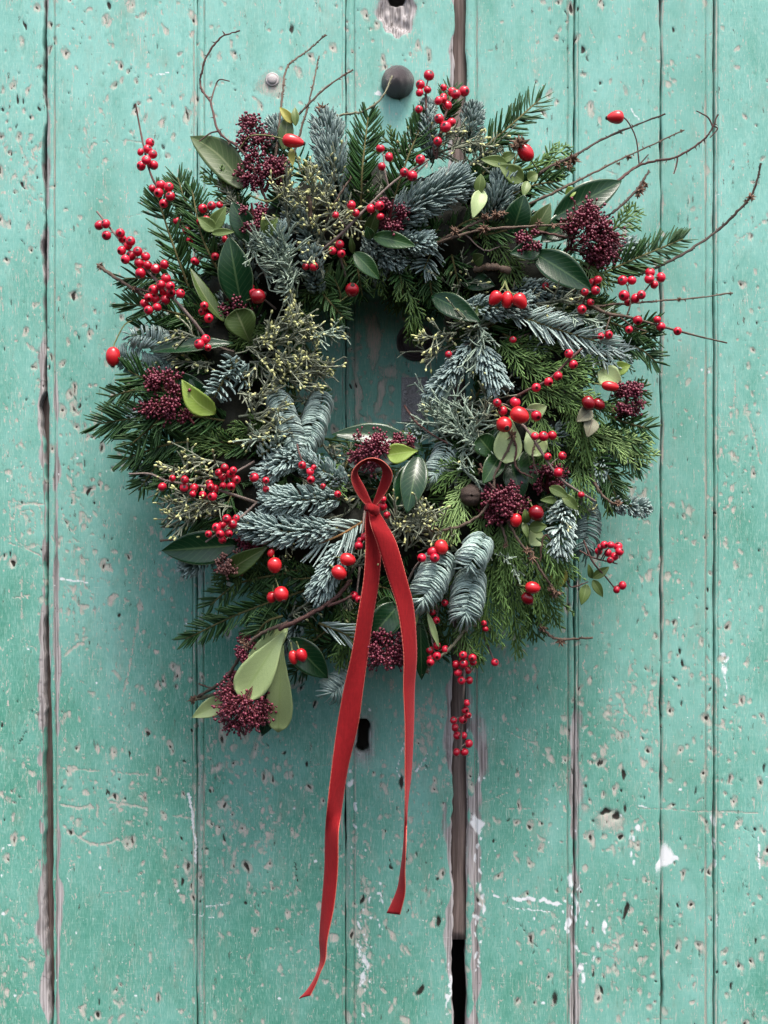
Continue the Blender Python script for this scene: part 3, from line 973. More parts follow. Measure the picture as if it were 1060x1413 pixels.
def noble(pts, w=46, mat='blue', mode='brush', dens=1.0, stem='firstem', rad=0.00092, name='blue_fir_sprig', label=None, bud=False, spread=1.0):
    """plump blue fir shoot: w is its width in pixels"""
    C = stem_pts(pts, 26)
    R0 = w * S * 0.5 * (0.78 if mode == 'brush' else 0.88)
    st = Bag(); nd = Bag()
    st.tube((C - (0.0 if mode == 'brush' else 1.0) * VIEW * R0 * 0.35)[None], np.linspace(0.0016, 0.0008, len(C))[None], 6)
    ln = np.linalg.norm(np.diff(C, axis=0), axis=1).sum()
    T, up, side = frame(C)
    if mode == 'brush':
        N = int(ln / 0.00021 * dens)
        s = np.sort(rng.uniform(0, 1, N))
        th = rng.uniform(-2.2, 2.2, N)[:, None]
        p = lerp_idx(C, s); T_ = unit(lerp_idx(T, s)); U_ = unit(lerp_idx(up, s)); S_ = unit(lerp_idx(side, s))
        n = np.cos(th) * U_ + np.sin(th) * S_
        n = unit(n + U_ * 0.42)
        endf = np.clip((s - 0.80) / 0.20, 0, 1)[:, None]
        basef = np.clip(s / 0.12, 0, 1)[:, None]
        out = R0 * rng.uniform(0.76, 0.96, (N, 1)) * (0.6 + 0.4 * basef) * (1 - 0.55 * endf ** 2)
        fwd = R0 * (0.54 + rng.normal(0, 0.08, (N, 1))) * spread * (1 - 0.5 * endf)
        u = np.linspace(0, 1, 5)[None, :, None]
        jit = unit(rng.normal(size=(N, 3))) * R0 * 0.10
        Pth = (p[:, None] + (n * 0.0012)[:, None] + n[:, None] * out[:, None] * np.sin(u * 1.35) / math.sin(1.35)
               + T_[:, None] * fwd[:, None] * u ** 1.6 + jit[:, None] * u ** 2)
        R = rad * np.array([0.6, 0.9, 1.0, 1.0, 0.6])[None, :] * rng.uniform(0.85, 1.15, (N, 1))
        nd.tube(Pth, R, 4, 0.8)
    else:   # 'comb': needles parted along the middle, rolling over to both sides
        N = int(ln / 0.00027 * dens)
        s = np.sort(rng.uniform(0, 1, N))
        p = lerp_idx(C, s); T_ = unit(lerp_idx(T, s)); U_ = unit(lerp_idx(up, s)); S_ = unit(lerp_idx(side, s))
        sg = np.where(rng.random(N) < 0.5, 1.0, -1.0)[:, None]
        endf = np.clip((s - 0.78) / 0.22, 0, 1)[:, None]
        fan = endf * rng.uniform(0.0, 1.0, (N, 1))
        Rr = R0 * rng.uniform(0.9, 1.06, (N, 1))
        u = np.linspace(0, 1, 6)[None, :, None]
        th0 = rng.uniform(-0.10, 0.10, (N, 1))
        th = th0[:, None] + u * (1.72 + rng.normal(0, 0.12, (N, 1)))[:, None]
        sidew = (1 - fan)[:, None]
        Rr = Rr[:, None] * (0.92 + 0.14 * u)
        jit = rng.normal(size=(N, 3)) * R0 * 0.05
        Pth = (p[:, None] - U_[:, None] * (R0 * 0.75) + U_[:, None] * (Rr * np.cos(th) * (0.85 + 0.3 * np.sin(u * 3.14)))
               + sg[:, None] * S_[:, None] * (Rr * np.sin(th) * sidew)
               + T_[:, None] * (R0 * (0.66 + rng.normal(0, 0.08, (N, 1)))[:, None] * u ** 1.4 + Rr * np.sin(th) * (1 - sidew) * 0.8)
               + jit[:, None] * u ** 2)
        R = rad * 0.98 * np.array([0.7, 1.0, 1.0, 1.0, 0.85, 0.45])[None, :] * rng.uniform(0.85, 1.15, (N, 1))
        nd.tube(Pth, R, 4, 0.6)
    o = wpart(name, st, [M[stem]])
    if label:
        o['label'] = label
    wpart('needles', nd, [M[mat]], o, True)
    if bud:
        clump_at(C[-1] + T[-1] * 0.004, 0.006, o, 'bud_scales')
    return o


def clump_at(c, r, parent, name='bud_cluster', n=26):
    """rosette of dry scales"""
    bg_ = Bag()
    d = unit(rng.normal(size=(n, 3)))
    p0 = c + d * r * 0.15
    u = np.linspace(0, 1, 4)[None, :, None]
    l = r * rng.uniform(0.6, 1.1, (n, 1, 1))
    Pth = p0[:, None] + d[:, None] * l * u + rng.normal(size=(n, 1, 3)) * r * 0.2 * u ** 2
    R = r * 0.22 * np.array([0.6, 1.0, 0.8, 0.15])[None] * rng.uniform(0.7, 1.3, (n, 1))
    bg_.tube(Pth, R, 5, 0.5)
    return wpart(name, bg_, [M['clump']], parent)


def branchlets(C, spacing, l1, ang, planar, l2, sp2, jitter, droop, up_bias=0.0):
    """two orders of side shoots on the centre line C; returns (N,5,3) paths of first and second order and their tips"""
    T, up, side = frame(C)
    ln = np.linalg.norm(np.diff(C, axis=0), axis=1).sum()
    N = max(4, int(ln / spacing))
    s = (np.arange(N) + rng.uniform(-0.3, 0.3, N) + 0.5) / N
    s = np.clip(s, 0.02, 0.99)
    p = lerp_idx(C, s); T_ = unit(lerp_idx(T, s)); U_ = unit(lerp_idx(up, s)); S_ = unit(lerp_idx(side, s))
    if planar:
        sg = np.where(np.arange(N) % 2 == 0, 1.0, -1.0)[:, None]
        lat = sg * S_ + U_ * rng.normal(up_bias, 0.22, (N, 1))
    else:
        th = rng.uniform(0, 2 * np.pi, (N, 1))
        lat = np.cos(th) * S_ + np.sin(th) * U_ + U_ * up_bias
    lat = unit(lat)
    an = (ang + rng.normal(0, 0.15, (N, 1)))
    d = unit(np.cos(an) * T_ + np.sin(an) * lat)
    prof = np.clip(0.55 + 1.2 * s, 0, 1) * np.clip((1.06 - s) / 0.45, 0.12, 1)
    l = (l1 * prof * rng.uniform(0.75, 1.2, N))[:, None]
    u = np.linspace(0, 1, 5)[None, :, None]
    bend = T_ * 0.25 + rng.normal(size=(N, 3)) * jitter + np.array([0, 0, -droop])
    P1 = p[:, None] + d[:, None] * l[:, None] * u + bend[:, None] * l[:, None] * u ** 2
    # second order
    P2 = []
    T1 = unit(np.gradient(P1, axis=1))
    for k in range(N):
        n2 = max(2, int(l[k, 0] / sp2))
        s2 = (np.arange(n2) + 0.6 + rng.uniform(-0.25, 0.25, n2)) / n2
        s2 = np.clip(s2, 0.08, 0.98)
        q_ = lerp_idx(P1[k], s2); t_ = unit(lerp_idx(T1[k], s2))
        if planar:
            sd = unit(np.cross(t_, U_[k][None]))
            sg = np.where(np.arange(n2) % 2 == 0, 1.0, -1.0)[:, None]
            la = unit(sg * sd + U_[k] * rng.normal(0.05, 0.2, (n2, 1)))
        else:
            la = unit(rng.normal(size=(n2, 3)) + U_[k] * up_bias)
        dd = unit(t_ * math.cos(ang * 0.9) + la * math.sin(ang * 0.9))
        ll = l2 * rng.uniform(0.55, 1.2, (n2, 1)) * np.clip((1.15 - s2) / 0.6, 0.3, 1)[:, None]
        be = rng.normal(size=(n2, 3)) * jitter + t_ * 0.2 + np.array([0, 0, -droop])
        P2.append(q_[:, None] + dd[:, None] * ll[:, None] * u + be[:, None] * ll[:, None] * u ** 2)
    return P1, np.concatenate(P2)


def cypress(pts, w=30, mat='cyp', dens=1.0, droop=0.15, name='cypress_spray', label=None, flat=0.5, rad=0.00082):
    C = stem_pts(pts, 20)
    P1, P2 = branchlets(C, 0.0034 / dens, w * S, 0.66, True, 0.0066, 0.0019, 0.06, droop * 0.6, 0.1)
    st = Bag(); lf = Bag()
    st.tube(C[None], np.linspace(0.0011, 0.0006, len(C))[None], 6)
    lf.tube(P1, rad * np.array([1.1, 1.05, 1.0, 0.9, 0.45])[None].repeat(len(P1), 0), 4, flat)
    lf.tube(P2, rad * np.array([0.9, 1.0, 1.05, 0.95, 0.4])[None].repeat(len(P2), 0), 4, flat)
    o = wpart(name, st, [M[mat]])
    if label:
        o['label'] = label
    wpart('scale_leaves', lf, [M[mat]], o, True)
    return o


def budded(pts, w=34, mat='grey', buds=0.7, dens=1.0, name='budded_cypress_sprig', label=None, rad=0.00070, budr=0.00092, jitter=0.38, ub=0.35):
    C = stem_pts(pts, 18)
    buds *= 0.72
    P1, P2 = branchlets(C, 0.0030 / dens, w * S, 0.85, False, 0.0075, 0.0024, jitter, 0.0, ub)
    st = Bag(); lf = Bag(); bd = Bag()
    st.tube(C[None], np.linspace(0.0012, 0.0007, len(C))[None], 6)
    lf.tube(P1, rad * np.array([1.2, 1.1, 1.0, 0.9, 0.7])[None].repeat(len(P1), 0), 4, 0.9)
    lf.tube(P2, rad * np.array([0.9, 0.95, 0.9, 0.85, 0.6])[None].repeat(len(P2), 0), 4, 0.9)
    o = wpart(name, st, [M[mat]])
    if label:
        o['label'] = label
    wpart('shoots', lf, [M[mat]], o, True)
    if buds > 0:
        allp = np.concatenate([P1, P2])
        # buds sit on shoots that face the viewer
        sel = rng.random(len(allp)) < buds * np.clip(0.6 + (-(allp[:, -1, 1]) - (-C[:, 1]).mean()) / 0.012, 0.05, 1)
        tip = allp[sel][:, -1]
        d = unit(allp[sel][:, -1] - allp[sel][:, -2])
        n = len(tip)
        if n:
            u = np.array([0, 0.2, 0.5, 0.8, 1.0])[None, :, None]
            Pb = tip[:, None] - d[:, None] * 0.0006 + d[:, None] * 0.0032 * u * rng.uniform(0.8, 1.2, (n, 1, 1))
            Rb = budr * np.array([0.45, 0.9, 1.0, 0.8, 0.15])[None] * rng.uniform(0.75, 1.2, (n, 1))
            bd.tube(Pb, Rb, 5)
            wpart('buds', bd, [M['bud']], o, True)
    return o


_ua = np.linspace(0, 2 * np.pi, 6, endpoint=False)
_pa = np.array([0.07, 0.35, 0.65, 0.93]) * np.pi
SPH = np.stack([np.sin(_pa)[:, None] * np.cos(_ua), np.sin(_pa)[:, None] * np.sin(_ua), np.repeat(np.cos(_pa)[:, None], 6, 1)], -1).reshape(-1, 3)
_i = np.arange(24).reshape(4, 6)
SPHQ = np.stack([_i[:-1], _i[1:], np.roll(_i[1:], -1, 1), np.roll(_i[:-1], -1, 1)], -1).reshape(-1, 4)


def skimmia(base, top, w, n=220, mat='skim', budr=0.00116, shape='egg', name='skimmia_head', label=None, loose=0.0):
    """panicle of small buds between base and top (px, py, off), w pixels wide"""
    C = stem_pts([base, top], 8)
    A0, A1 = C[0], C[-1]
    ax = A1 - A0
    L = np.linalg.norm(ax)
    T = ax / L
    up = unit(VIEW - (T @ VIEW) * T)
    sd = np.cross(T, up)
    R = w * S * 0.50
    n = int(n * 1.9)
    # sub-umbels
    k = max(6, n // 13)
    cs = []
    for i in range(k):
        s = rng.uniform(0.12, 1.0)
        prof = (math.sin(min(1.0, s * 1.25 + 0.15) * math.pi / 1.35) if shape == 'egg' else (1.05 - 0.75 * s)) * R
        th = rng.uniform(-2.4, 2.4)
        rad_ = prof * math.sqrt(rng.uniform(0.45, 1.0))
        cs.append((A0 + ax * s * 0.97, (math.cos(th) * up + math.sin(th) * sd), rad_))
    ped = Bag(); bd = Bag()
    Pp, tips = [], []
    for c0, dirn, rad_ in cs:
        root = c0 - T * rad_ * 0.9
        hub = root + (dirn * rad_ * 0.72 + T * rad_ * 0.55)
        Pp.append(np.stack([root, root * 0.5 + hub * 0.5 + T * 0.0003, hub]))
        m_ = max(5, int(n / k))
        spread = R * (0.33 + 0.25 * loose)
        for j in range(m_):
            e = hub + (dirn * rad_ * 0.28 + T * rad_ * 0.12) + rng.normal(size=3) * spread * 0.5
            tips.append(e)
            Pp.append(np.stack([hub, hub * 0.45 + e * 0.55, e]))
    tips = np.array(tips)
    # keep buds a little apart
    for it in range(5):
        dd = tips[:, None] - tips[None]
        r2 = np.linalg.norm(dd, axis=-1) + np.eye(len(tips)) * 9
        push = np.clip(budr * 2.0 - r2, 0, None)[..., None] * dd / r2[..., None]
        tips = tips + 0.45 * push.sum(1)
    ped.tube(np.array(Pp), np.full((len(Pp), 3), 0.00035), 4)
    ped.tube(C[None], np.linspace(0.0016, 0.0008, len(C))[None], 6)
    rb = budr * rng.uniform(0.55, 1.2, len(tips))
    V = (tips[:, None] + SPH[None] * rb[:, None, None]).reshape(-1, 3)
    Q = (SPHQ[None] + (np.arange(len(tips)) * 24)[:, None, None]).reshape(-1, 4)
    ti = np.repeat(rng.random(len(tips)), 24)
    bd.add(V, Q, attr=np.stack([ti, np.tile((SPH[:, 2] + 1) / 2, len(tips))], -1))  # bud tops take the paler pink, a highlight painted into the colour
    o = wpart(name, ped, [M['skimstem']])
    if label:
        o['label'] = label
    wpart('buds', bd, [M[mat]], o, True)
    return o


def leaf(base, tip, w, kind='leafdark', bend=0.004, roll=0.0, curve=0.0, fold=0.25, shape='ell', label=None, name='leaf', flip=False, wav=0.0):
    """one leaf blade; base and tip (px, py, off); w its width in pixels"""
    a_, b_ = np.array(on(*base)), np.array(on(*tip))
    A0, A1 = PA(a_[None])[0], PA(b_[None])[0]
    nL, nW = 17, 11
    ax = A1 - A0
    L = np.linalg.norm(ax)
    T = ax / L
    up = unit(VIEW - (T @ VIEW) * T)
    sd = np.cross(T, up)
    c, s_ = math.cos(roll), math.sin(roll)
    up, sd = up * c + sd * s_, sd * c - up * s_
    s = np.linspace(0, 1, nL)
    if shape == 'ell':
        prof = np.sin(np.pi * np.clip(s, 0, 1) ** 0.85) ** 0.85
        prof = np.where(s > 0.9, prof * np.clip((1 - s) / 0.1, 0, 1) ** 0.25, prof)
    elif shape == 'obo':
        prof = np.interp(s, [0, 0.1, 0.25, 0.45, 0.65, 0.8, 0.9, 0.96, 1.0], [0.08, 0.16, 0.42, 0.78, 1.0, 0.98, 0.78, 0.5, 0.05])
    elif shape == 'lan':
        prof = np.interp(s, [0, 0.08, 0.25, 0.45, 0.65, 0.85, 0.95, 1.0], [0.1, 0.3, 0.75, 1.0, 0.92, 0.5, 0.2, 0.02])
    else:   # ovate
        prof = np.interp(s, [0, 0.06, 0.2, 0.38, 0.6, 0.8, 0.93, 1.0], [0.08, 0.4, 0.88, 1.0, 0.85, 0.5, 0.2, 0.02])
    u = np.linspace(-1, 1, nW)
    hw = w * S * 0.5 / max(0.35, abs(math.cos(roll)))
    lat = curve * S
    Cc = A0 + ax * s[:, None] + up * (bend * np.sin(np.pi * s))[:, None] + sd * (lat * np.sin(np.pi * s))[:, None]
    X = u[None] * prof[:, None] * hw
    Z = -fold * hw * prof[:, None] * (1 - np.abs(u[None]) ** 1.5) + wav * np.sin(s[:, None] * 9 + 2 * u[None]) * np.abs(u[None])
    V = Cc[:, None] + sd * X[..., None] + up * (Z + fold * hw * 0.4)[..., None]
    idx = np.arange(nL * nW).reshape(nL, nW)
    q = np.stack([idx[:-1, :-1], idx[:-1, 1:], idx[1:, 1:], idx[1:, :-1]], -1).reshape(-1, 4)
    if flip:
        q = q[:, ::-1]
    bg_ = Bag()
    at = np.stack([np.broadcast_to(np.abs(u)[None], (nL, nW)).reshape(-1), np.repeat(s, nW)], -1)
    bg_.add(V.reshape(-1, 3), q, attr=at)
    o = wpart(name, bg_, [M[kind]])
    md = o.modifiers.new('thickness', 'SOLIDIFY')
    md.thickness = 0.00035
    md.offset = -1
    if label:
        o['label'] = label
    return o


def twig(pts, r0=1.6, r1=0.9, mat='bark', bumps=0, thorns=0, name='twig', label=None, extra=None, n=None):
    """bare twig; radii in pixels"""
    C = stem_pts(pts, n or max(14, 7 * len(pts)))
    C = C + rng.normal(size=C.shape) * 0.00022
    bg_ = Bag()
    bg_.tube(C[None], (np.linspace(r0, r1, len(C)) * S * (1 + 0.12 * rng.normal(size=len(C))))[None], 7)
    ln = np.linalg.norm(np.diff(C, axis=0), axis=1).sum()
    T, up, side = frame(C)
    if bumps:
        N = int(ln / 0.0022 * bumps)
        s = rng.uniform(0, 1, N)
        p = lerp_idx(C, s); t_ = unit(lerp_idx(T, s))
        d = unit(rng.normal(size=(N, 3)) + t_ * 0.7)
        l = rng.uniform(0.0014, 0.0024, (N, 1, 1))
        u = np.linspace(0, 1, 3)[None, :, None]
        bg_.tube(p[:, None] + d[:, None] * l * u, S * np.array([1.0, 0.85, 0.35])[None].repeat(N, 0), 5)
    if thorns:
        s = rng.uniform(0.05, 0.95, thorns)
        p = lerp_idx(C, s); t_ = unit(lerp_idx(T, s))
        d = unit(rng.normal(size=(thorns, 3)) * np.array([1, 0.5, 1]) - t_ * 0.3)
        d = unit(d - (d * t_).sum(-1, keepdims=True) * t_)
        u = np.linspace(0, 1, 4)[None, :, None]
        bg_.tube(p[:, None] + d[:, None] * 0.0040 * u - t_[:, None] * 0.0012 * u ** 2, S * np.array([1.5, 0.9, 0.5, 0.05])[None].repeat(thorns, 0), 5, 0.6)
    for e in extra or []:
        Ce = stem_pts(e, max(8, 5 * len(e)))
        bg_.tube(Ce[None], (np.linspace(r1 * 1.1, r1 * 0.7, len(Ce)) * S)[None], 6)
    o = wpart(name, bg_, [M[mat]])
    if label:
        o['label'] = label
    return o, C


# berry prototype mesh: flattened globe with a small dark eye
def berry_mesh(name, mat):
    nu, nv = 20, 14
    ph = np.linspace(0.0, np.pi, nv)
    rr = np.sin(ph); zz = np.cos(ph) * 0.95
    dim = np.exp(-(ph / 0.24) ** 2)
    zz = zz - 0.10 * dim
    rr[0] = 1e-4; rr[-1] = 1e-4
    a_ = np.linspace(0, 2 * np.pi, nu, endpoint=False)
    V = np.stack([rr[:, None] * np.cos(a_), rr[:, None] * np.sin(a_), np.repeat(zz[:, None], nu, 1)], -1).reshape(-1, 3)
    i_ = np.arange(nu * nv).reshape(nv, nu)
    q_ = np.stack([i_[:-1], i_[1:], np.roll(i_[1:], -1, 1), np.roll(i_[:-1], -1, 1)], -1).reshape(-1, 4)
    bg_ = Bag()
    dot = np.repeat((ph < 0.25).astype(float), nu)
    bg_.add(V, q_, attr=np.stack([dot, dot], -1))
    return mesh_from(name, bg_, [M[mat]], True, (0, 0, 0), ('dot', 'along'))


BERRY = berry_mesh('berry', 'berry')


def quat_z(d):
    return Vector(d).to_track_quat('Z', 'Y').to_euler()


def berries(tw, bl, off=0.016, r=6.4, mat='barkpale', tr=(1.7, 1.0), name='berry_twig', label=None, extra=None):
    """a twig carrying berries; tw: pixel path (px,py,off) or None, bl: (px, py[, r])"""
    bl = [tuple(b_) + (r * rng.uniform(0.93, 1.07),) if len(b_) == 2 else tuple(b_) for b_ in bl]
    B = np.array(bl, float)
    if tw is None:
        cx_, cy_ = B[:, 0].mean(), B[:, 1].mean()
        ux, uy = CX - cx_, CY - cy_
        l = math.hypot(ux, uy)
        sg = 1 if l > 200 else -1
        tw = [(cx_ + sg * ux / l * 42, cy_ + sg * uy / l * 42, off - 0.022), (cx_ + sg * ux / l * 16, cy_ + sg * uy / l * 16, off - 0.012), (cx_, cy_, off - 0.006)]
    C = stem_pts(tw, max(16, 8 * len(tw)))
    d = surf(B[:, 0], B[:, 1]) + off + rng.uniform(-0.003, 0.003, len(B))
    pos = np.stack([B[:, 0], B[:, 1], d], -1)
    for it in range(30):
        Pw = PA(pos)
        dd = Pw[:, None] - Pw[None]
        dist = np.linalg.norm(dd, axis=-1) + np.eye(len(B)) * 9
        need = (B[:, 2][:, None] + B[:, 2][None]) * S * 0.95
        ov = np.clip(need - dist, 0, None)
        if ov.max() < 1e-5:
            break
        sgn = np.sign(dd[..., 1] + 1e-9 * (np.arange(len(B))[:, None] - np.arange(len(B))[None]))
        pos[:, 2] -= (ov * sgn).sum(1) * 0.6
    Pw = PA(pos)
    bg_ = Bag()
    bg_.tube(C[None], (np.linspace(tr[0], tr[1], len(C)) * S * (1 + 0.08 * rng.normal(size=len(C))))[None], 7)
    for e in extra or []:
        Ce = stem_pts(e, max(8, 5 * len(e)))
        bg_.tube(Ce[None], (np.linspace(tr[1] * 1.1, tr[1] * 0.7, len(Ce)) * S)[None], 6)
        C = np.vstack([C, Ce])
    st = []
    dirs = []
    for p in Pw:
        j = np.argmin(np.linalg.norm(C - p, axis=1))
        c0 = C[j]
        v = p - c0
        st.append(np.stack([c0, c0 + v * 0.5 + np.array([0, 0, 0.0008]), p]))
        dirs.append(unit(v + 1e-6))
    bg_.tube(np.array(st), np.full((len(st), 3), 0.85 * S), 5)
    o = wpart(name, bg_, [M[mat]])
    if label:
        o['label'] = label
    for (p, d_, b_) in zip(Pw, dirs, B):
        bo = link('berry', BERRY, o, p - WO)
        rr = b_[2] * S * (D + p[1]) / D
        bo.scale = (rr, rr, rr * rng.uniform(0.93, 1.02))
        bo.rotation_euler = quat_z(unit(d_ + rng.normal(size=3) * 0.5 + VIEW * 0.55))
    return o


# rose hip prototypes
def hip_mesh(name, prof, mat):
    pr = np.array(prof, float)
    nu = 22
    a_ = np.linspace(0, 2 * np.pi, nu, endpoint=False)
    V = np.stack([pr[:, :1] * np.cos(a_), pr[:, :1] * np.sin(a_), np.repeat(pr[:, 1:], nu, 1)], -1).reshape(-1, 3)
    i_ = np.arange(nu * len(pr)).reshape(len(pr), nu)
    q_ = np.stack([i_[:-1], np.roll(i_[:-1], -1, 1), np.roll(i_[1:], -1, 1), i_[1:]], -1).reshape(-1, 4)
    bg_ = Bag(); bg_.add(V, q_)
    return mesh_from(name, bg_, [M[mat]], True, (0, 0, 0), ('dot0', 'along'))


def egg(n=16, taper=0.05, neck=0.28):
    t_ = np.linspace(0, 1, n)
    z = -np.cos(t_ * np.pi)
    r_ = np.sin(t_ * np.pi) ** 0.9 * (1 - taper * z)
    r_ = np.maximum(r_, np.where(z > 0.9, neck, 1e-4))
    return np.stack([r_, z], -1)


HIP = {}
for hn, mt in (('hip', 'hip'), ('hipdark', 'hipdark')):
    HIP[hn] = hip_mesh('rose_hip', egg(), mt)
    HIP[hn + '_long'] = hip_mesh('rose_hip', egg(18, 0.27, 0.2), mt)
_cb = Bag()
_n = 14
_d = unit(np.stack([np.cos(np.arange(_n) * 2.4), np.sin(np.arange(_n) * 2.4), rng.uniform(0.6, 1.6, _n)], -1))
_u = np.linspace(0, 1, 4)[None, :, None]
_cb.tube(_d[:, None] * 0.34 * _u + np.array([0, 0, -0.05]), np.array([0.09, 0.10, 0.07, 0.02])[None].repeat(_n, 0), 5, 0.5)
_V, _q = lathe([(0.30, -0.06), (0.33, 0.05), (0.26, 0.12), (0.16, 0.04), (0.001, 0.02)], 16)
_cb.add(np.stack([_V[:, 0], _V[:, 2], -_V[:, 1]], -1), _q)
CALYX = mesh_from('calyx', _cb, [M['calyx']])


def hip(px, py, rx, rl, ang, off=0.018, kind='hip', tilt=0.0, stalk=None, smat='stemgreen', label=None):
    """rx half width, rl half length in pixels; ang: direction of the calyx end in the picture (degrees, 0 right, 90 down); tilt towards the viewer"""
    p = PA(np.array([on(px, py, off)]))[0]
    a_ = math.radians(ang)
    d = np.array([math.cos(a_) * math.cos(tilt), -math.sin(tilt), -math.sin(a_) * math.cos(tilt)])
    k = S * (D + p[1]) / D
    o = link('rose_hip', HIP[kind], wreath, p - WO)
    o.rotation_euler = quat_z(d)
    o.scale = (rx * k, rx * k, rl * k)
    if label:
        o['label'] = label
    c = link('calyx', CALYX, o, (0, 0, 0.97))
    c.scale = (1, 1, rx / rl)
    if stalk is None:
        stalk = [(px - math.cos(a_) * rl * 2.1, py - math.sin(a_) * rl * 2.1, off - 0.012)]
    pts = [on(px - math.cos(a_) * rl * 0.9 * math.cos(tilt), py - math.sin(a_) * rl * 0.9 * math.cos(tilt), off)] + [on(*s_) for s_ in stalk]
    C = PA(catmull(np.array(pts), 10))
    bg_ = Bag(); bg_.tube(C[None], np.full((1, 10), 0.95 * S), 6)
    me = mesh_from('stalk', bg_, [M[smat]], True, (0, 0, 0))
    so = link('stalk', me, o)
    so.matrix_parent_inverse = (__import__('mathutils').Matrix.Translation(Vector(WO)) @ o.matrix_basis).inverted()
    return o

# ------------------------------------------------------------------ layered filling, hidden under the sprigs one sees
frng = np.random.default_rng(21)
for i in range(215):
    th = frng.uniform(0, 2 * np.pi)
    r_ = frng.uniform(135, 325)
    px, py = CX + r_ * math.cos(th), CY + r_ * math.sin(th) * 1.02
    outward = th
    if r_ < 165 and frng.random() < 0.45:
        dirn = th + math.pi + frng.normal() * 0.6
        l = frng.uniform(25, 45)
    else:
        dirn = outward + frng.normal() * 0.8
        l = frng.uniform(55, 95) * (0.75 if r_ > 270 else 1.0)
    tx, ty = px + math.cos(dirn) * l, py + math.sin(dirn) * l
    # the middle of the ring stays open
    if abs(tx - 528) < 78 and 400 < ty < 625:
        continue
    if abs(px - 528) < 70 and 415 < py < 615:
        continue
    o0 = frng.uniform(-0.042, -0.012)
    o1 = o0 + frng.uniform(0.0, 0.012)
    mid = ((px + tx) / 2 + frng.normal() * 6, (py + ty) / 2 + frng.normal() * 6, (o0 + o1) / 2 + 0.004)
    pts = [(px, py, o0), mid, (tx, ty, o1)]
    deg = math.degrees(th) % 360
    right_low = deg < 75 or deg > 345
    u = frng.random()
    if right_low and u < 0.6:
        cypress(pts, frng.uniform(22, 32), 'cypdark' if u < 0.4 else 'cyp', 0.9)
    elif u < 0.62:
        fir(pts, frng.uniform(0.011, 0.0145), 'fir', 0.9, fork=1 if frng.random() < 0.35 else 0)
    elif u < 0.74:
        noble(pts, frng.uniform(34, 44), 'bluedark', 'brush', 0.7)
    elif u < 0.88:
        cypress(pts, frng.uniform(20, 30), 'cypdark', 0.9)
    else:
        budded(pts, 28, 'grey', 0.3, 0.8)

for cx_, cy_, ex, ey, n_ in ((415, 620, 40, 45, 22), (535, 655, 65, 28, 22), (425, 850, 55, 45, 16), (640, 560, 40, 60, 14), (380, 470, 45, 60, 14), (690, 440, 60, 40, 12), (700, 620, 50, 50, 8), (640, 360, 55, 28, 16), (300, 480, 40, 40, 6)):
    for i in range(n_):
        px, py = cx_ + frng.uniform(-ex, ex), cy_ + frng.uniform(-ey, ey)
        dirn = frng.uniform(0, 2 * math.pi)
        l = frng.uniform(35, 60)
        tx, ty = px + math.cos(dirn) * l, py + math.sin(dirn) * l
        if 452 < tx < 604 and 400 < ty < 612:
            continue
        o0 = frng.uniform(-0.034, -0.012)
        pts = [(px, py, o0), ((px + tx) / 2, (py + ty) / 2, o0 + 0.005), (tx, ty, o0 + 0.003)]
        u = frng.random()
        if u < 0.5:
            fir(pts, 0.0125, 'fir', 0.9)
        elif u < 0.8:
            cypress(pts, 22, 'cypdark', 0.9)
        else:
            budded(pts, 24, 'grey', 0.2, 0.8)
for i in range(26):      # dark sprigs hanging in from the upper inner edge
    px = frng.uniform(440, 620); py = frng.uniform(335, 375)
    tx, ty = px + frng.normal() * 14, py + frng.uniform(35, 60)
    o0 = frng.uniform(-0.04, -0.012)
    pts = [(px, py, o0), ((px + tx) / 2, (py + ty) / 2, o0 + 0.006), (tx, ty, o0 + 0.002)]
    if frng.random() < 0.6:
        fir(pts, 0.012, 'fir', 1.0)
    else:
        cypress(pts, 22, 'cypdark', 0.9, droop=0.3)

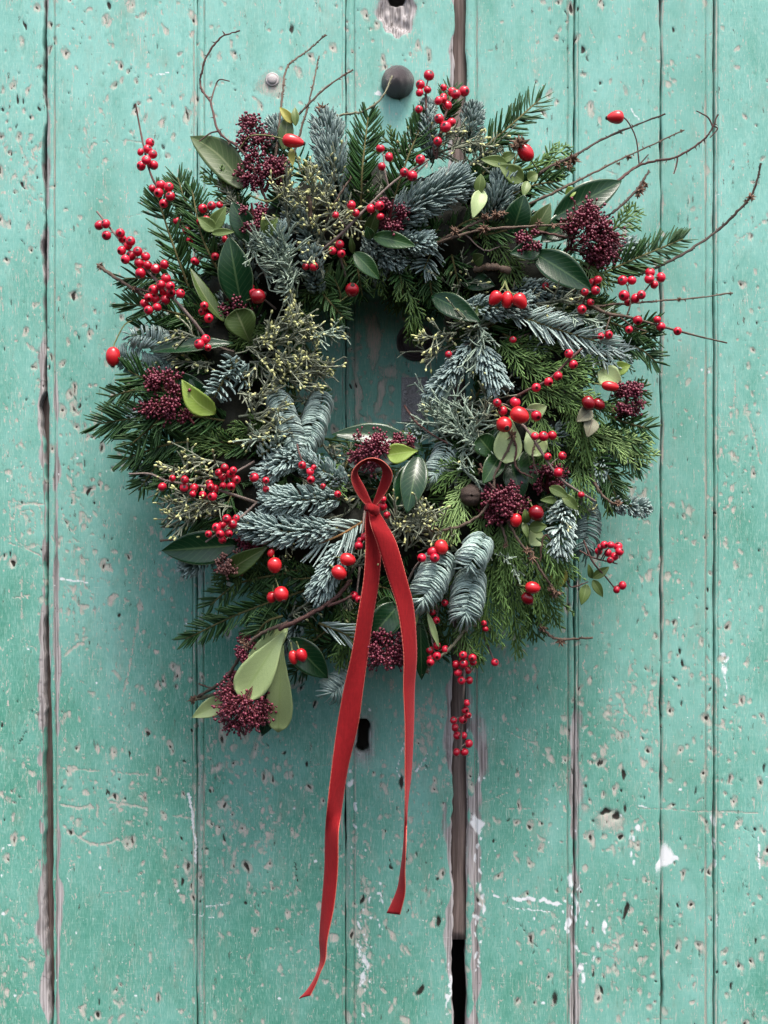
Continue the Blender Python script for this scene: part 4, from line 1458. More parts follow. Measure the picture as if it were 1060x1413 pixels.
# ------------------------------------------------------------------ dark fir sprigs one can pick out
for p, L, kw in [
    ([(262, 400, -0.01), (238, 335, 0.0), (216, 268, 0.0)], 0.0165, dict(dens=1.1)),
    ([(300, 340, -0.01), (262, 290, -0.004), (245, 245, -0.004)], 0.0155, dict()),
    ([(310, 390, -0.01), (280, 330, 0.0), (265, 262, 0.0)], 0.015, dict()),
    ([(498, 310, -0.012), (500, 235, 0.004), (508, 162, 0.004)], 0.0165, dict(dens=1.2, label='upright dark green fir sprig at the top of the wreath')),
    ([(540, 290, -0.012), (560, 225, 0.002), (588, 158, 0.0)], 0.0165, dict(dens=1.15)),
    ([(664, 208, 0.0), (706, 172, 0.006), (746, 136, 0.006)], 0.0165, dict(dens=1.05, label='dark fir sprig pointing to the upper right')),
    ([(800, 392, -0.012), (870, 360, 0.004), (942, 330, 0.006)], 0.0165, dict(dens=1.15, label='dark fir sprig reaching right towards the door crack')),
    ([(322, 582, -0.01), (230, 572, 0.002), (135, 585, 0.002)], 0.0195, dict(dens=1.25, fork=2, label='broad dark fir sprig reaching left')),
    ([(330, 610, -0.012), (240, 612, -0.004), (170, 634, 0.0)], 0.0165, dict(dens=1.1, fork=1)),
    ([(300, 450, -0.012), (235, 430, -0.004), (172, 418, -0.002)], 0.0155, dict(dens=1.1)),
    ([(290, 400, -0.016), (230, 385, -0.008), (172, 384, -0.004)], 0.015, dict()),
    ([(310, 490, -0.02), (240, 460, -0.010), (190, 452, -0.006)], 0.015, dict()),
    ([(420, 815, -0.012), (335, 845, -0.002), (256, 882, 0.0)], 0.0135, dict(dens=1.2, label='small dark fir sprig at the lower left')),
    ([(400, 790, -0.014), (330, 805, -0.008), (290, 835, -0.008)], 0.014, dict(dens=1.1)),
    ([(440, 860, 0.0), (470, 872, 0.006), (500, 890, 0.002)], 0.019, dict(dens=0.7, mat='bluegreen', fwd=1.6)),
    ([(390, 850, -0.006), (368, 858, 0.0), (350, 880, 0.0)], 0.014, dict(mat='firlight')),
    ([(840, 475, -0.01), (880, 480, 0.0), (906, 500, 0.0)], 0.013, dict(fork=1)),
    ([(830, 440, -0.01), (870, 455, 0.0), (905, 465, 0.0)], 0.013, dict(fork=1)),
    ([(810, 590, -0.01), (850, 610, -0.002), (882, 645, 0.0)], 0.014, dict(fork=1)),
    ([(840, 575, -0.01), (870, 585, 0.0), (896, 592, 0.0)], 0.0135, dict()),
    ([(800, 620, -0.012), (835, 650, -0.004), (852, 690, -0.002)], 0.0135, dict()),
    ([(500, 720, 0.0), (470, 738, 0.008), (436, 752, 0.006)], 0.0195, dict(mat='bluegreen', stem='stemorange', dens=0.75, fwd=0.9, label='loose pale fir sprig with an orange stem behind the ribbon knot')),
    ([(650, 330, -0.012), (690, 320, 0.0), (730, 312, -0.002)], 0.013, dict(mat='firlight', dens=1.0)),
    ([(610, 330, -0.012), (640, 308, -0.002), (668, 298, -0.002)], 0.014, dict(mat='firlight')),
    ([(700, 270, -0.01), (740, 255, -0.002), (772, 250, 0.0)], 0.013, dict()),
    ([(460, 440, -0.01), (470, 410, -0.004), (462, 385, 0.0)], 0.011, dict(mat='firlight')),
    ([(440, 400, -0.01), (458, 420, 0.0), (474, 438, -0.002)], 0.010, dict(mat='firlight')),
    ([(425, 330, -0.02), (400, 300, -0.014), (385, 255, -0.012)], 0.014, dict()),
    ([(610, 175, -0.008), (618, 150, 0.0), (622, 120, 0.0)], 0.012, dict()),
    ([(200, 535, -0.012), (178, 540, -0.004), (150, 548, 0.0)], 0.0125, dict()),
    ([(345, 720, -0.016), (290, 712, -0.010), (240, 728, -0.008)], 0.015, dict(dens=1.1)),
    ([(700, 430, 0.0), (770, 455, 0.006), (845, 478, 0.0)], 0.0165, dict(mat='bluegreen', dens=1.2, lift=0.4, label='grey green fir sprig slanting down to the right')),
    ([(555, 840, -0.02), (580, 880, -0.014), (590, 905, -0.012)], 0.013, dict()),
    ([(600, 300, -0.02), (595, 345, -0.012), (585, 372, -0.006)], 0.013, dict(mat='bluedark', fwd=0.5)),
    ([(330, 450, -0.02), (300, 430, -0.012), (262, 418, -0.01)], 0.015, dict()),
]:
    fir(p, L, **kw)

# ------------------------------------------------------------------ plump blue fir shoots
for p, w, kw in [
    ([(470, 300, -0.016), (462, 235, -0.002), (447, 158, -0.002)], 62, dict(mat='bluedark', bud=True, label='tall dusky blue fir shoot tipped with brown scales')),
    ([(540, 305, -0.006), (595, 272, 0.004), (648, 245, 0.004)], 68, dict(mat='bluedark', label='fat blue grey fir shoot under the top berries')),
    ([(530, 330, -0.014), (570, 335, 0.0), (600, 336, 0.002)], 42, dict(mat='blue', dens=0.9)),
    ([(500, 330, -0.02), (530, 350, -0.012), (560, 362, -0.01)], 50, dict(mat='bluedark')),
    ([(596, 220, -0.008), (590, 175, 0.0), (590, 140, 0.0)], 30, dict(mat='blue')),
    ([(648, 212, -0.012), (650, 175, -0.002), (655, 146, 0.0)], 42, dict(mat='bluedark', spread=0.7)),
    ([(676, 310, -0.010), (688, 275, 0.002), (700, 238, 0.006)], 54, dict(mat='bluedark', dens=1.1)),
    ([(370, 210, -0.016), (385, 190, -0.01), (378, 168, -0.01)], 40, dict(mat='bluedark')),
    ([(392, 390, -0.008), (385, 340, 0.004), (372, 312, 0.006)], 56, dict(mat='blue', spread=0.6, dens=0.8)),
    ([(440, 405, -0.010), (432, 370, 0.002), (430, 340, 0.004)], 38, dict(mat='bluedark')),
    ([(378, 538, 0.0), (392, 575, 0.008), (406, 615, 0.006)], 35, dict(mat='bluegreen', mode='comb', label='blue fir shoot drooping at the inner left of the ring')),
    ([(446, 540, -0.002), (436, 575, 0.004), (424, 612, 0.002)], 36, dict(mat='bluegreen', mode='comb')),
    ([(420, 622, 0.0), (388, 640, 0.004), (352, 664, 0.0)], 42, dict(mat='blue')),
    ([(478, 668, -0.004), (445, 650, 0.004), (408, 632, 0.004)], 46, dict(mat='blue', spread=0.8)),
    ([(468, 690, 0.0), (412, 690, 0.010), (362, 692, 0.008)], 52, dict(mat='blue', label='plump pale blue fir shoot pointing left, upper of the pair')),
    ([(466, 730, 0.0), (395, 734, 0.010), (332, 722, 0.008)], 56, dict(mat='blue', label='plump pale blue fir shoot pointing left, lower of the pair')),
    ([(478, 745, 0.0), (458, 785, 0.008), (436, 828, 0.004)], 46, dict(mat='blue', spread=1.1, dens=0.95, label='long blue fir shoot hanging left of the ribbon')),
    ([(648, 478, -0.004), (622, 515, 0.002), (592, 552, 0.0)], 42, dict(mat='blue', dens=0.9)),
    ([(664, 478, 0.0), (676, 508, 0.006), (690, 540, 0.008)], 44, dict(mat='blue', dens=0.9, spread=1.6)),
    ([(616, 758, 0.006), (600, 795, 0.016), (583, 828, 0.016)], 44, dict(mat='bluegreen', mode='comb', dens=1.1, label='rolled pale blue fir shoot right of the ribbon')),
    ([(670, 738, 0.010), (658, 762, 0.022), (646, 782, 0.020)], 40, dict(mat='bluegreen', mode='comb', dens=1.1, label='short rolled fir shoot, upper of two by the cypress')),
    ([(655, 785, 0.0), (648, 818, 0.012), (642, 848, 0.014)], 44, dict(mat='bluegreen', mode='comb', dens=1.1, label='short rolled fir shoot, lower of two by the cypress')),
    ([(622, 612, -0.006), (608, 640, 0.0), (600, 655, 0.0)], 36, dict(mat='bluegreen', mode='comb')),
    ([(585, 590, -0.014), (575, 600, -0.010), (560, 612, -0.010)], 34, dict(mat='bluegreen')),
    ([(780, 690, -0.006), (774, 730, 0.004), (772, 768, 0.002)], 50, dict(mat='bluegreen', dens=0.8, spread=0.8)),
    ([(800, 680, -0.012), (810, 720, -0.006), (806, 755, -0.004)], 40, dict(mat='bluedark', mode='comb')),
    ([(835, 690, -0.010), (868, 698, -0.002), (896, 702, 0.0)], 34, dict(mat='bluedark', spread=0.5)),
    ([(500, 930, -0.010), (478, 942, -0.004), (458, 955, 0.0)], 42, dict(mat='bluegreen', mode='comb')),
    ([(240, 500, -0.012), (205, 505, -0.006), (165, 490, -0.004)], 38, dict(mat='bluedark', mode='comb')),
    ([(238, 490, -0.010), (215, 468, -0.002), (180, 462, 0.0)], 34, dict(mat='bluegreen', mode='comb', dens=0.7)),
    ([(330, 495, -0.006), (312, 520, 0.002), (296, 548, 0.002)], 52, dict(mat='blue', dens=0.30, spread=0.5)),
    ([(345, 530, -0.006), (325, 515, 0.002), (318, 495, 0.006)], 50, dict(mat='blue', dens=0.28, spread=0.4)),
    ([(250, 545, -0.012), (215, 565, -0.006), (180, 572, -0.004)], 40, dict(mat='bluegreen', dens=0.4)),
    ([(360, 630, 0.0), (372, 620, 0.004), (386, 612, 0.004)], 34, dict(mat='bluegreen', dens=0.5, spread=0.4)),
    ([(640, 425, -0.006), (690, 425, 0.002), (735, 418, 0.0)], 46, dict(mat='bluedark', dens=0.9)),
    ([(700, 400, -0.014), (760, 400, -0.010), (800, 385, -0.010)], 42, dict(mat='bluedark', dens=0.8)),
    ([(800, 350, -0.014), (850, 345, -0.010), (880, 340, -0.010)], 40, dict(mat='bluedark', dens=0.7)),
    ([(250, 650, -0.016), (215, 660, -0.012), (185, 650, -0.010)], 38, dict(mat='bluedark', dens=0.6)),
    ([(850, 600, -0.014), (830, 640, -0.010), (822, 670, -0.010)], 36, dict(mat='bluedark', dens=0.7)),
]:
    noble(p, w, **kw)

# ------------------------------------------------------------------ cypress sprays
for p, w, kw in [
    ([(700, 500, -0.004), (760, 512, 0.006), (822, 500, 0.004)], 34, dict()),
    ([(720, 530, -0.004), (780, 545, 0.006), (845, 570, 0.004)], 36, dict(mat='cyp', droop=0.3, dens=1.1)),
    ([(730, 540, -0.006), (750, 590, 0.004), (755, 640, 0.002)], 30, dict(droop=0.3)),
    ([(770, 540, 0.0), (800, 580, 0.006), (815, 640, 0.004)], 34, dict(droop=0.3)),
    ([(790, 590, -0.004), (850, 610, 0.002), (904, 630, 0.004)], 28, dict(mat='cyplight', label='fresh light green cypress tip at the right')),
    ([(800, 600, -0.004), (845, 605, 0.0), (880, 612, 0.002)], 26, dict(mat='cyplight')),
    ([(790, 610, -0.008), (800, 660, 0.0), (795, 705, 0.0)], 28, dict(mat='cyp', droop=0.3)),
    ([(690, 470, -0.006), (712, 490, 0.004), (740, 500, 0.002)], 26, dict(mat='cyp')),
    ([(680, 480, -0.008), (720, 478, 0.0), (770, 480, 0.0)], 26, dict(mat='cypdark')),
    ([(700, 720, -0.006), (705, 800, 0.002), (715, 905, 0.0)], 30, dict(mat='cyp', droop=0.35, dens=1.1, label='long cypress spray hanging at the lower right')),
    ([(690, 730, -0.006), (675, 820, 0.0), (660, 905, 0.0)], 32, dict(mat='cyp', droop=0.35, dens=1.1)),
    ([(720, 720, -0.006), (745, 800, 0.002), (770, 862, 0.0)], 32, dict(mat='cyp', droop=0.35, dens=1.1)),
    ([(710, 740, -0.010), (730, 820, -0.004), (735, 880, -0.004)], 30, dict(mat='cypdark', droop=0.35)),
    ([(690, 720, -0.004), (700, 760, 0.004), (695, 810, 0.004)], 28, dict(mat='cyp', droop=0.35)),
    ([(735, 740, 0.0), (765, 760, 0.006), (780, 800, 0.004)], 30, dict(mat='cyp', droop=0.35)),
    ([(650, 660, -0.004), (630, 700, 0.006), (612, 738, 0.006)], 30, dict(mat='cyplight', droop=0.35, dens=1.1, label='fresh green cypress spray right of the ribbon knot')),
    ([(660, 655, -0.006), (630, 650, 0.002), (600, 665, 0.0)], 26, dict(mat='cyp', droop=0.2)),
    ([(680, 680, -0.010), (668, 720, -0.002), (650, 760, 0.0)], 26, dict(mat='cyp', droop=0.3)),
    ([(562, 400, -0.004), (572, 435, 0.0), (570, 474, 0.0)], 22, dict(mat='cypdark', droop=0.3, label='green cypress tip hanging into the ring')),
    ([(360, 640, -0.014), (310, 615, -0.004), (262, 592, -0.002)], 28, dict(mat='cypdark')),
    ([(400, 640, -0.010), (360, 600, -0.002), (320, 590, 0.0)], 26, dict(mat='cypdark')),
    ([(330, 280, -0.012), (308, 262, -0.004), (285, 236, -0.002)], 24, dict(mat='cyp')),
    ([(345, 300, -0.012), (320, 280, -0.004), (312, 240, -0.004)], 22, dict(mat='grey')),
    ([(720, 235, -0.008), (750, 225, 0.0), (785, 200, 0.0)], 26, dict(mat='cyp')),
    ([(725, 245, -0.008), (760, 235, 0.0), (788, 225, 0.0)], 22, dict(mat='cyp')),
    ([(830, 330, -0.010), (855, 310, -0.004), (878, 290, 0.0)], 24, dict(mat='cyp')),
    ([(800, 360, -0.006), (820, 372, 0.002), (842, 392, 0.0)], 22, dict(mat='cyplight')),
    ([(650, 300, -0.010), (690, 345, -0.002), (715, 390, -0.002)], 26, dict(mat='cypdark')),
    ([(470, 830, -0.010), (480, 880, -0.004), (470, 915, -0.004)], 24, dict(mat='cyp', droop=0.3)),
    ([(390, 730, -0.014), (340, 780, -0.006), (300, 800, -0.006)], 28, dict(mat='cypdark')),
    ([(400, 650, -0.006), (385, 672, 0.0), (370, 690, 0.002)], 16, dict(mat='cyp')),
    ([(470, 640, -0.004), (462, 655, 0.002), (470, 680, 0.004)], 15, dict(mat='cyp')),
    ([(590, 600, -0.010), (575, 605, -0.006), (556, 606, -0.006)], 18, dict(mat='cyp')),
    ([(640, 850, -0.006), (640, 885, 0.0), (660, 915, 0.0)], 24, dict(mat='cyp', droop=0.3)),
    ([(800, 640, -0.01), (835, 670, -0.004), (850, 700, -0.004)], 24, dict(mat='cypdark', droop=0.3)),
    ([(560, 280, -0.02), (575, 300, -0.012), (570, 318, -0.008)], 18, dict(mat='cypdark')),
    ([(745, 430, -0.01), (800, 425, -0.004), (850, 432, -0.004)], 26, dict(mat='cypdark')),
    ([(770, 470, -0.006), (830, 490, 0.0), (880, 480, 0.0)], 24, dict(mat='bluegreen')),
]:
    cypress(p, w, **kw)

# ------------------------------------------------------------------ grey budded cypress
for p, w, kw in [
    ([(340, 480, -0.004), (385, 475, 0.006), (440, 450, 0.006)], 34, dict(buds=0.9, label='grey cypress sprig full of pale yellow buds, left of the opening')),
    ([(345, 500, -0.004), (400, 500, 0.006), (455, 515, 0.004)], 36, dict(buds=0.9)),
    ([(350, 470, 0.0), (390, 455, 0.010), (425, 440, 0.010)], 32, dict(buds=0.9)),
    ([(370, 525, -0.006), (410, 520, 0.004), (440, 500, 0.006)], 32, dict(buds=0.8)),
    ([(420, 470, 0.0), (445, 460, 0.006), (475, 450, 0.002)], 24, dict(buds=0.7, mat='frost')),
    ([(330, 575, -0.004), (360, 570, 0.006), (392, 560, 0.006)], 32, dict(buds=0.7)),
    ([(340, 600, -0.004), (360, 595, 0.004), (395, 590, 0.004)], 30, dict(buds=0.5, mat='grey')),
    ([(425, 330, -0.006), (430, 285, 0.004), (440, 230, 0.004)], 34, dict(buds=0.7, label='grey budded cypress sprig at the upper left of the ring')),
    ([(400, 325, -0.006), (395, 280, 0.004), (400, 240, 0.002)], 32, dict(buds=0.8)),
    ([(440, 340, -0.004), (452, 310, 0.006), (470, 290, 0.006)], 28, dict(buds=0.8)),
    ([(430, 300, -0.002), (450, 260, 0.006), (468, 215, 0.004)], 26, dict(buds=0.4)),
    ([(440, 330, 0.0), (436, 345, 0.006), (442, 372, 0.006)], 22, dict(buds=0.9)),
    ([(590, 215, -0.006), (622, 205, 0.002), (660, 195, 0.002)], 32, dict(buds=0.7, label='grey budded cypress sprig under the top berry cluster')),
    ([(600, 200, -0.004), (615, 185, 0.002), (630, 172, 0.0)], 26, dict(buds=0.7)),
    ([(640, 235, -0.006), (665, 215, 0.0), (690, 205, 0.0)], 28, dict(buds=0.3)),
    ([(320, 700, -0.006), (270, 690, 0.004), (222, 690, 0.0)], 32, dict(buds=0.6)),
    ([(310, 690, -0.008), (262, 712, 0.0), (232, 712, 0.0)], 30, dict(buds=0.8, label='grey budded cypress sprig under the left berry twig')),
    ([(300, 660, -0.008), (262, 650, 0.0), (225, 655, 0.0)], 28, dict(buds=0.7)),
    ([(310, 640, -0.006), (285, 635, 0.002), (262, 632, 0.002)], 24, dict(buds=0.8)),
    ([(280, 470, -0.004), (262, 462, 0.004), (245, 455, 0.002)], 22, dict(buds=0.7)),
    ([(300, 500, -0.012), (270, 500, -0.004), (245, 498, -0.004)], 22, dict(buds=0.5)),
    ([(630, 460, -0.008), (605, 462, 0.0), (585, 470, 0.0)], 26, dict(buds=0.9, label='sparse budded cypress sprig at the inner right of the ring')),
    ([(625, 475, -0.008), (605, 485, -0.002), (590, 490, -0.002)], 20, dict(buds=0.8)),
    ([(680, 445, -0.006), (655, 450, 0.002), (630, 440, 0.002)], 26, dict(buds=0.4)),
    ([(700, 400, -0.008), (720, 415, 0.0), (745, 425, 0.0)], 28, dict(buds=0.1)),
    ([(690, 620, -0.004), (640, 600, 0.006), (572, 528, 0.002)], 26, dict(buds=0.0, mat='frost', dens=1.0, label='lichen green twiggy sprig reaching over the lock plate')),
    ([(640, 610, -0.004), (625, 575, 0.006), (612, 540, 0.004)], 34, dict(buds=0.1, mat='frost')),
    ([(650, 605, 0.0), (668, 570, 0.008), (670, 540, 0.006)], 30, dict(buds=0.15, mat='grey', jitter=0.5)),
    ([(632, 605, -0.006), (590, 580, 0.0), (590, 555, 0.0)], 24, dict(buds=0.0, mat='frost')),
    ([(640, 615, -0.004), (640, 645, 0.004), (660, 670, 0.002)], 26, dict(buds=0.1, mat='frost')),
    ([(655, 430, -0.004), (665, 470, 0.006), (650, 520, 0.006)], 22, dict(buds=0.1, mat='frost')),
    ([(560, 760, -0.006), (565, 730, 0.004), (580, 695, 0.004)], 32, dict(buds=0.4, label='grey twiggy sprig behind the right ribbon tail')),
    ([(600, 760, -0.006), (590, 730, 0.004), (560, 715, 0.004)], 32, dict(buds=0.35)),
    ([(540, 770, -0.008), (545, 735, 0.002), (548, 700, 0.0)], 28, dict(buds=0.3)),
    ([(630, 760, -0.004), (612, 740, 0.004), (600, 710, 0.004)], 26, dict(buds=0.4)),
    ([(400, 400, -0.004), (372, 350, 0.008), (345, 330, 0.006)], 28, dict(buds=0.0, mat='frost', label='pale frosty cypress sprig at the left')),
    ([(410, 410, -0.004), (395, 375, 0.010), (370, 355, 0.010)], 28, dict(buds=0.0, mat='frost')),
    ([(380, 400, 0.0), (395, 350, 0.010), (390, 320, 0.008)], 26, dict(buds=0.0, mat='frost')),
    ([(410, 370, 0.004), (402, 395, 0.008), (395, 415, 0.004)], 18, dict(buds=0.0, mat='frost')),
    ([(480, 800, -0.004), (490, 780, 0.006), (500, 765, 0.004)], 20, dict(buds=0.6)),
    ([(330, 540, 0.0), (352, 548, 0.008), (380, 540, 0.008)], 28, dict(buds=0.6)),
    ([(395, 610, -0.002), (370, 605, 0.006), (335, 610, 0.004)], 26, dict(buds=0.4, mat='frost')),
    ([(640, 620, 0.0), (655, 585, 0.008), (640, 555, 0.008)], 28, dict(buds=0.1, mat='frost')),
    ([(610, 600, 0.0), (600, 575, 0.006), (620, 560, 0.006)], 24, dict(buds=0.0, mat='frost')),
    ([(560, 700, -0.004), (575, 720, 0.006), (595, 700, 0.006)], 26, dict(buds=0.3)),
    ([(770, 430, -0.004), (800, 440, 0.004), (835, 445, 0.002)], 26, dict(buds=0.1, mat='frost')),
    ([(740, 420, -0.004), (770, 415, 0.004), (800, 412, 0.002)], 26, dict(buds=0.1)),
    ([(470, 280, -0.002), (482, 300, 0.006), (478, 325, 0.004)], 24, dict(buds=0.6)),
    ([(345, 330, 0.0), (355, 360, 0.008), (372, 385, 0.006)], 26, dict(buds=0.0, mat='frost')),
    ([(670, 760, -0.004), (700, 770, 0.004), (715, 790, 0.002)], 22, dict(buds=0.0, mat='frost')),
    ([(600, 190, -0.01), (570, 200, -0.004), (560, 215, -0.004)], 20, dict(buds=0.5)),
    ([(560, 300, -0.02), (540, 320, -0.012), (520, 330, -0.01)], 22, dict(buds=0.2)),
]:
    budded(p, w, **kw)

# ------------------------------------------------------------------ skimmia heads
for bs, tp, w, n, kw in [
    ((362, 250, 0.0), (342, 158, 0.008), 58, 330, dict(shape='cone', label='tall dark red skimmia head at the upper left')),
    ((365, 265, 0.0), (388, 215, 0.008), 36, 90, dict(loose=0.6)),
    ((350, 262, 0.004), (350, 238, 0.008), 24, 40, dict()),
    ((352, 320, 0.004), (347, 280, 0.012), 38, 130, dict(label='small crimson skimmia head beside the pale cypress')),
    ((535, 315, 0.004), (543, 275, 0.012), 44, 170, dict(label='crimson skimmia head near the top berry twig')),
    ((800, 335, 0.004), (840, 308, 0.014), 84, 480, dict(label='large crimson skimmia head at the upper right')),
    ((733, 345, 0.006), (726, 318, 0.014), 34, 80, dict(label='small skimmia head left of the large upper right one')),
    ((243, 550, -0.002), (196, 543, 0.010), 62, 430, dict(label='round crimson skimmia head at the left edge')),
    ((255, 570, 0.0), (268, 585, 0.004), 22, 26, dict()),
    ((330, 430, -0.01), (312, 412, 0.0), 44, 110, dict(label='shaded dark skimmia head under the berries')),
    ((862, 575, -0.002), (868, 525, 0.006), 38, 190, dict(label='narrow dark skimmia head at the right edge')),
    ((700, 712, 0.002), (686, 668, 0.012), 56, 260, dict(label='crimson skimmia head in the lower right of the ring')),
    ((755, 675, -0.008), (756, 632, 0.0), 48, 170, dict(label='shaded skimmia head behind the lower right berry twig')),
    ((520, 622, 0.010), (490, 614, 0.022), 52, 190, dict(label='crimson skimmia head above the ribbon loop')),
    ((572, 618, 0.0), (540, 608, 0.008), 24, 50, dict()),
    ((535, 878, 0.006), (534, 926, 0.024), 54, 260, dict(label='crimson skimmia head between the ribbon tails')),
    ((345, 955, 0.024), (322, 1000, 0.034), 70, 360, dict(label='large crimson skimmia head at the bottom left')),
    ((330, 935, 0.0), (322, 948, 0.004), 34, 60, dict()),
    ((350, 890, 0.0), (330, 905, 0.006), 34, 80, dict(label='small skimmia head on the bottom left branch')),
    ((335, 770, -0.002), (295, 788, 0.006), 30, 110, dict(mat='skimdull', label='dry brownish skimmia head under the dark left leaf')),
    ((350, 745, -0.006), (335, 760, 0.002), 34, 90, dict()),
    ((735, 420, -0.03), (640, 395, -0.02), 40, 40, dict(loose=1.0)),
]:
    skimmia(bs, tp, w, n, **kw)

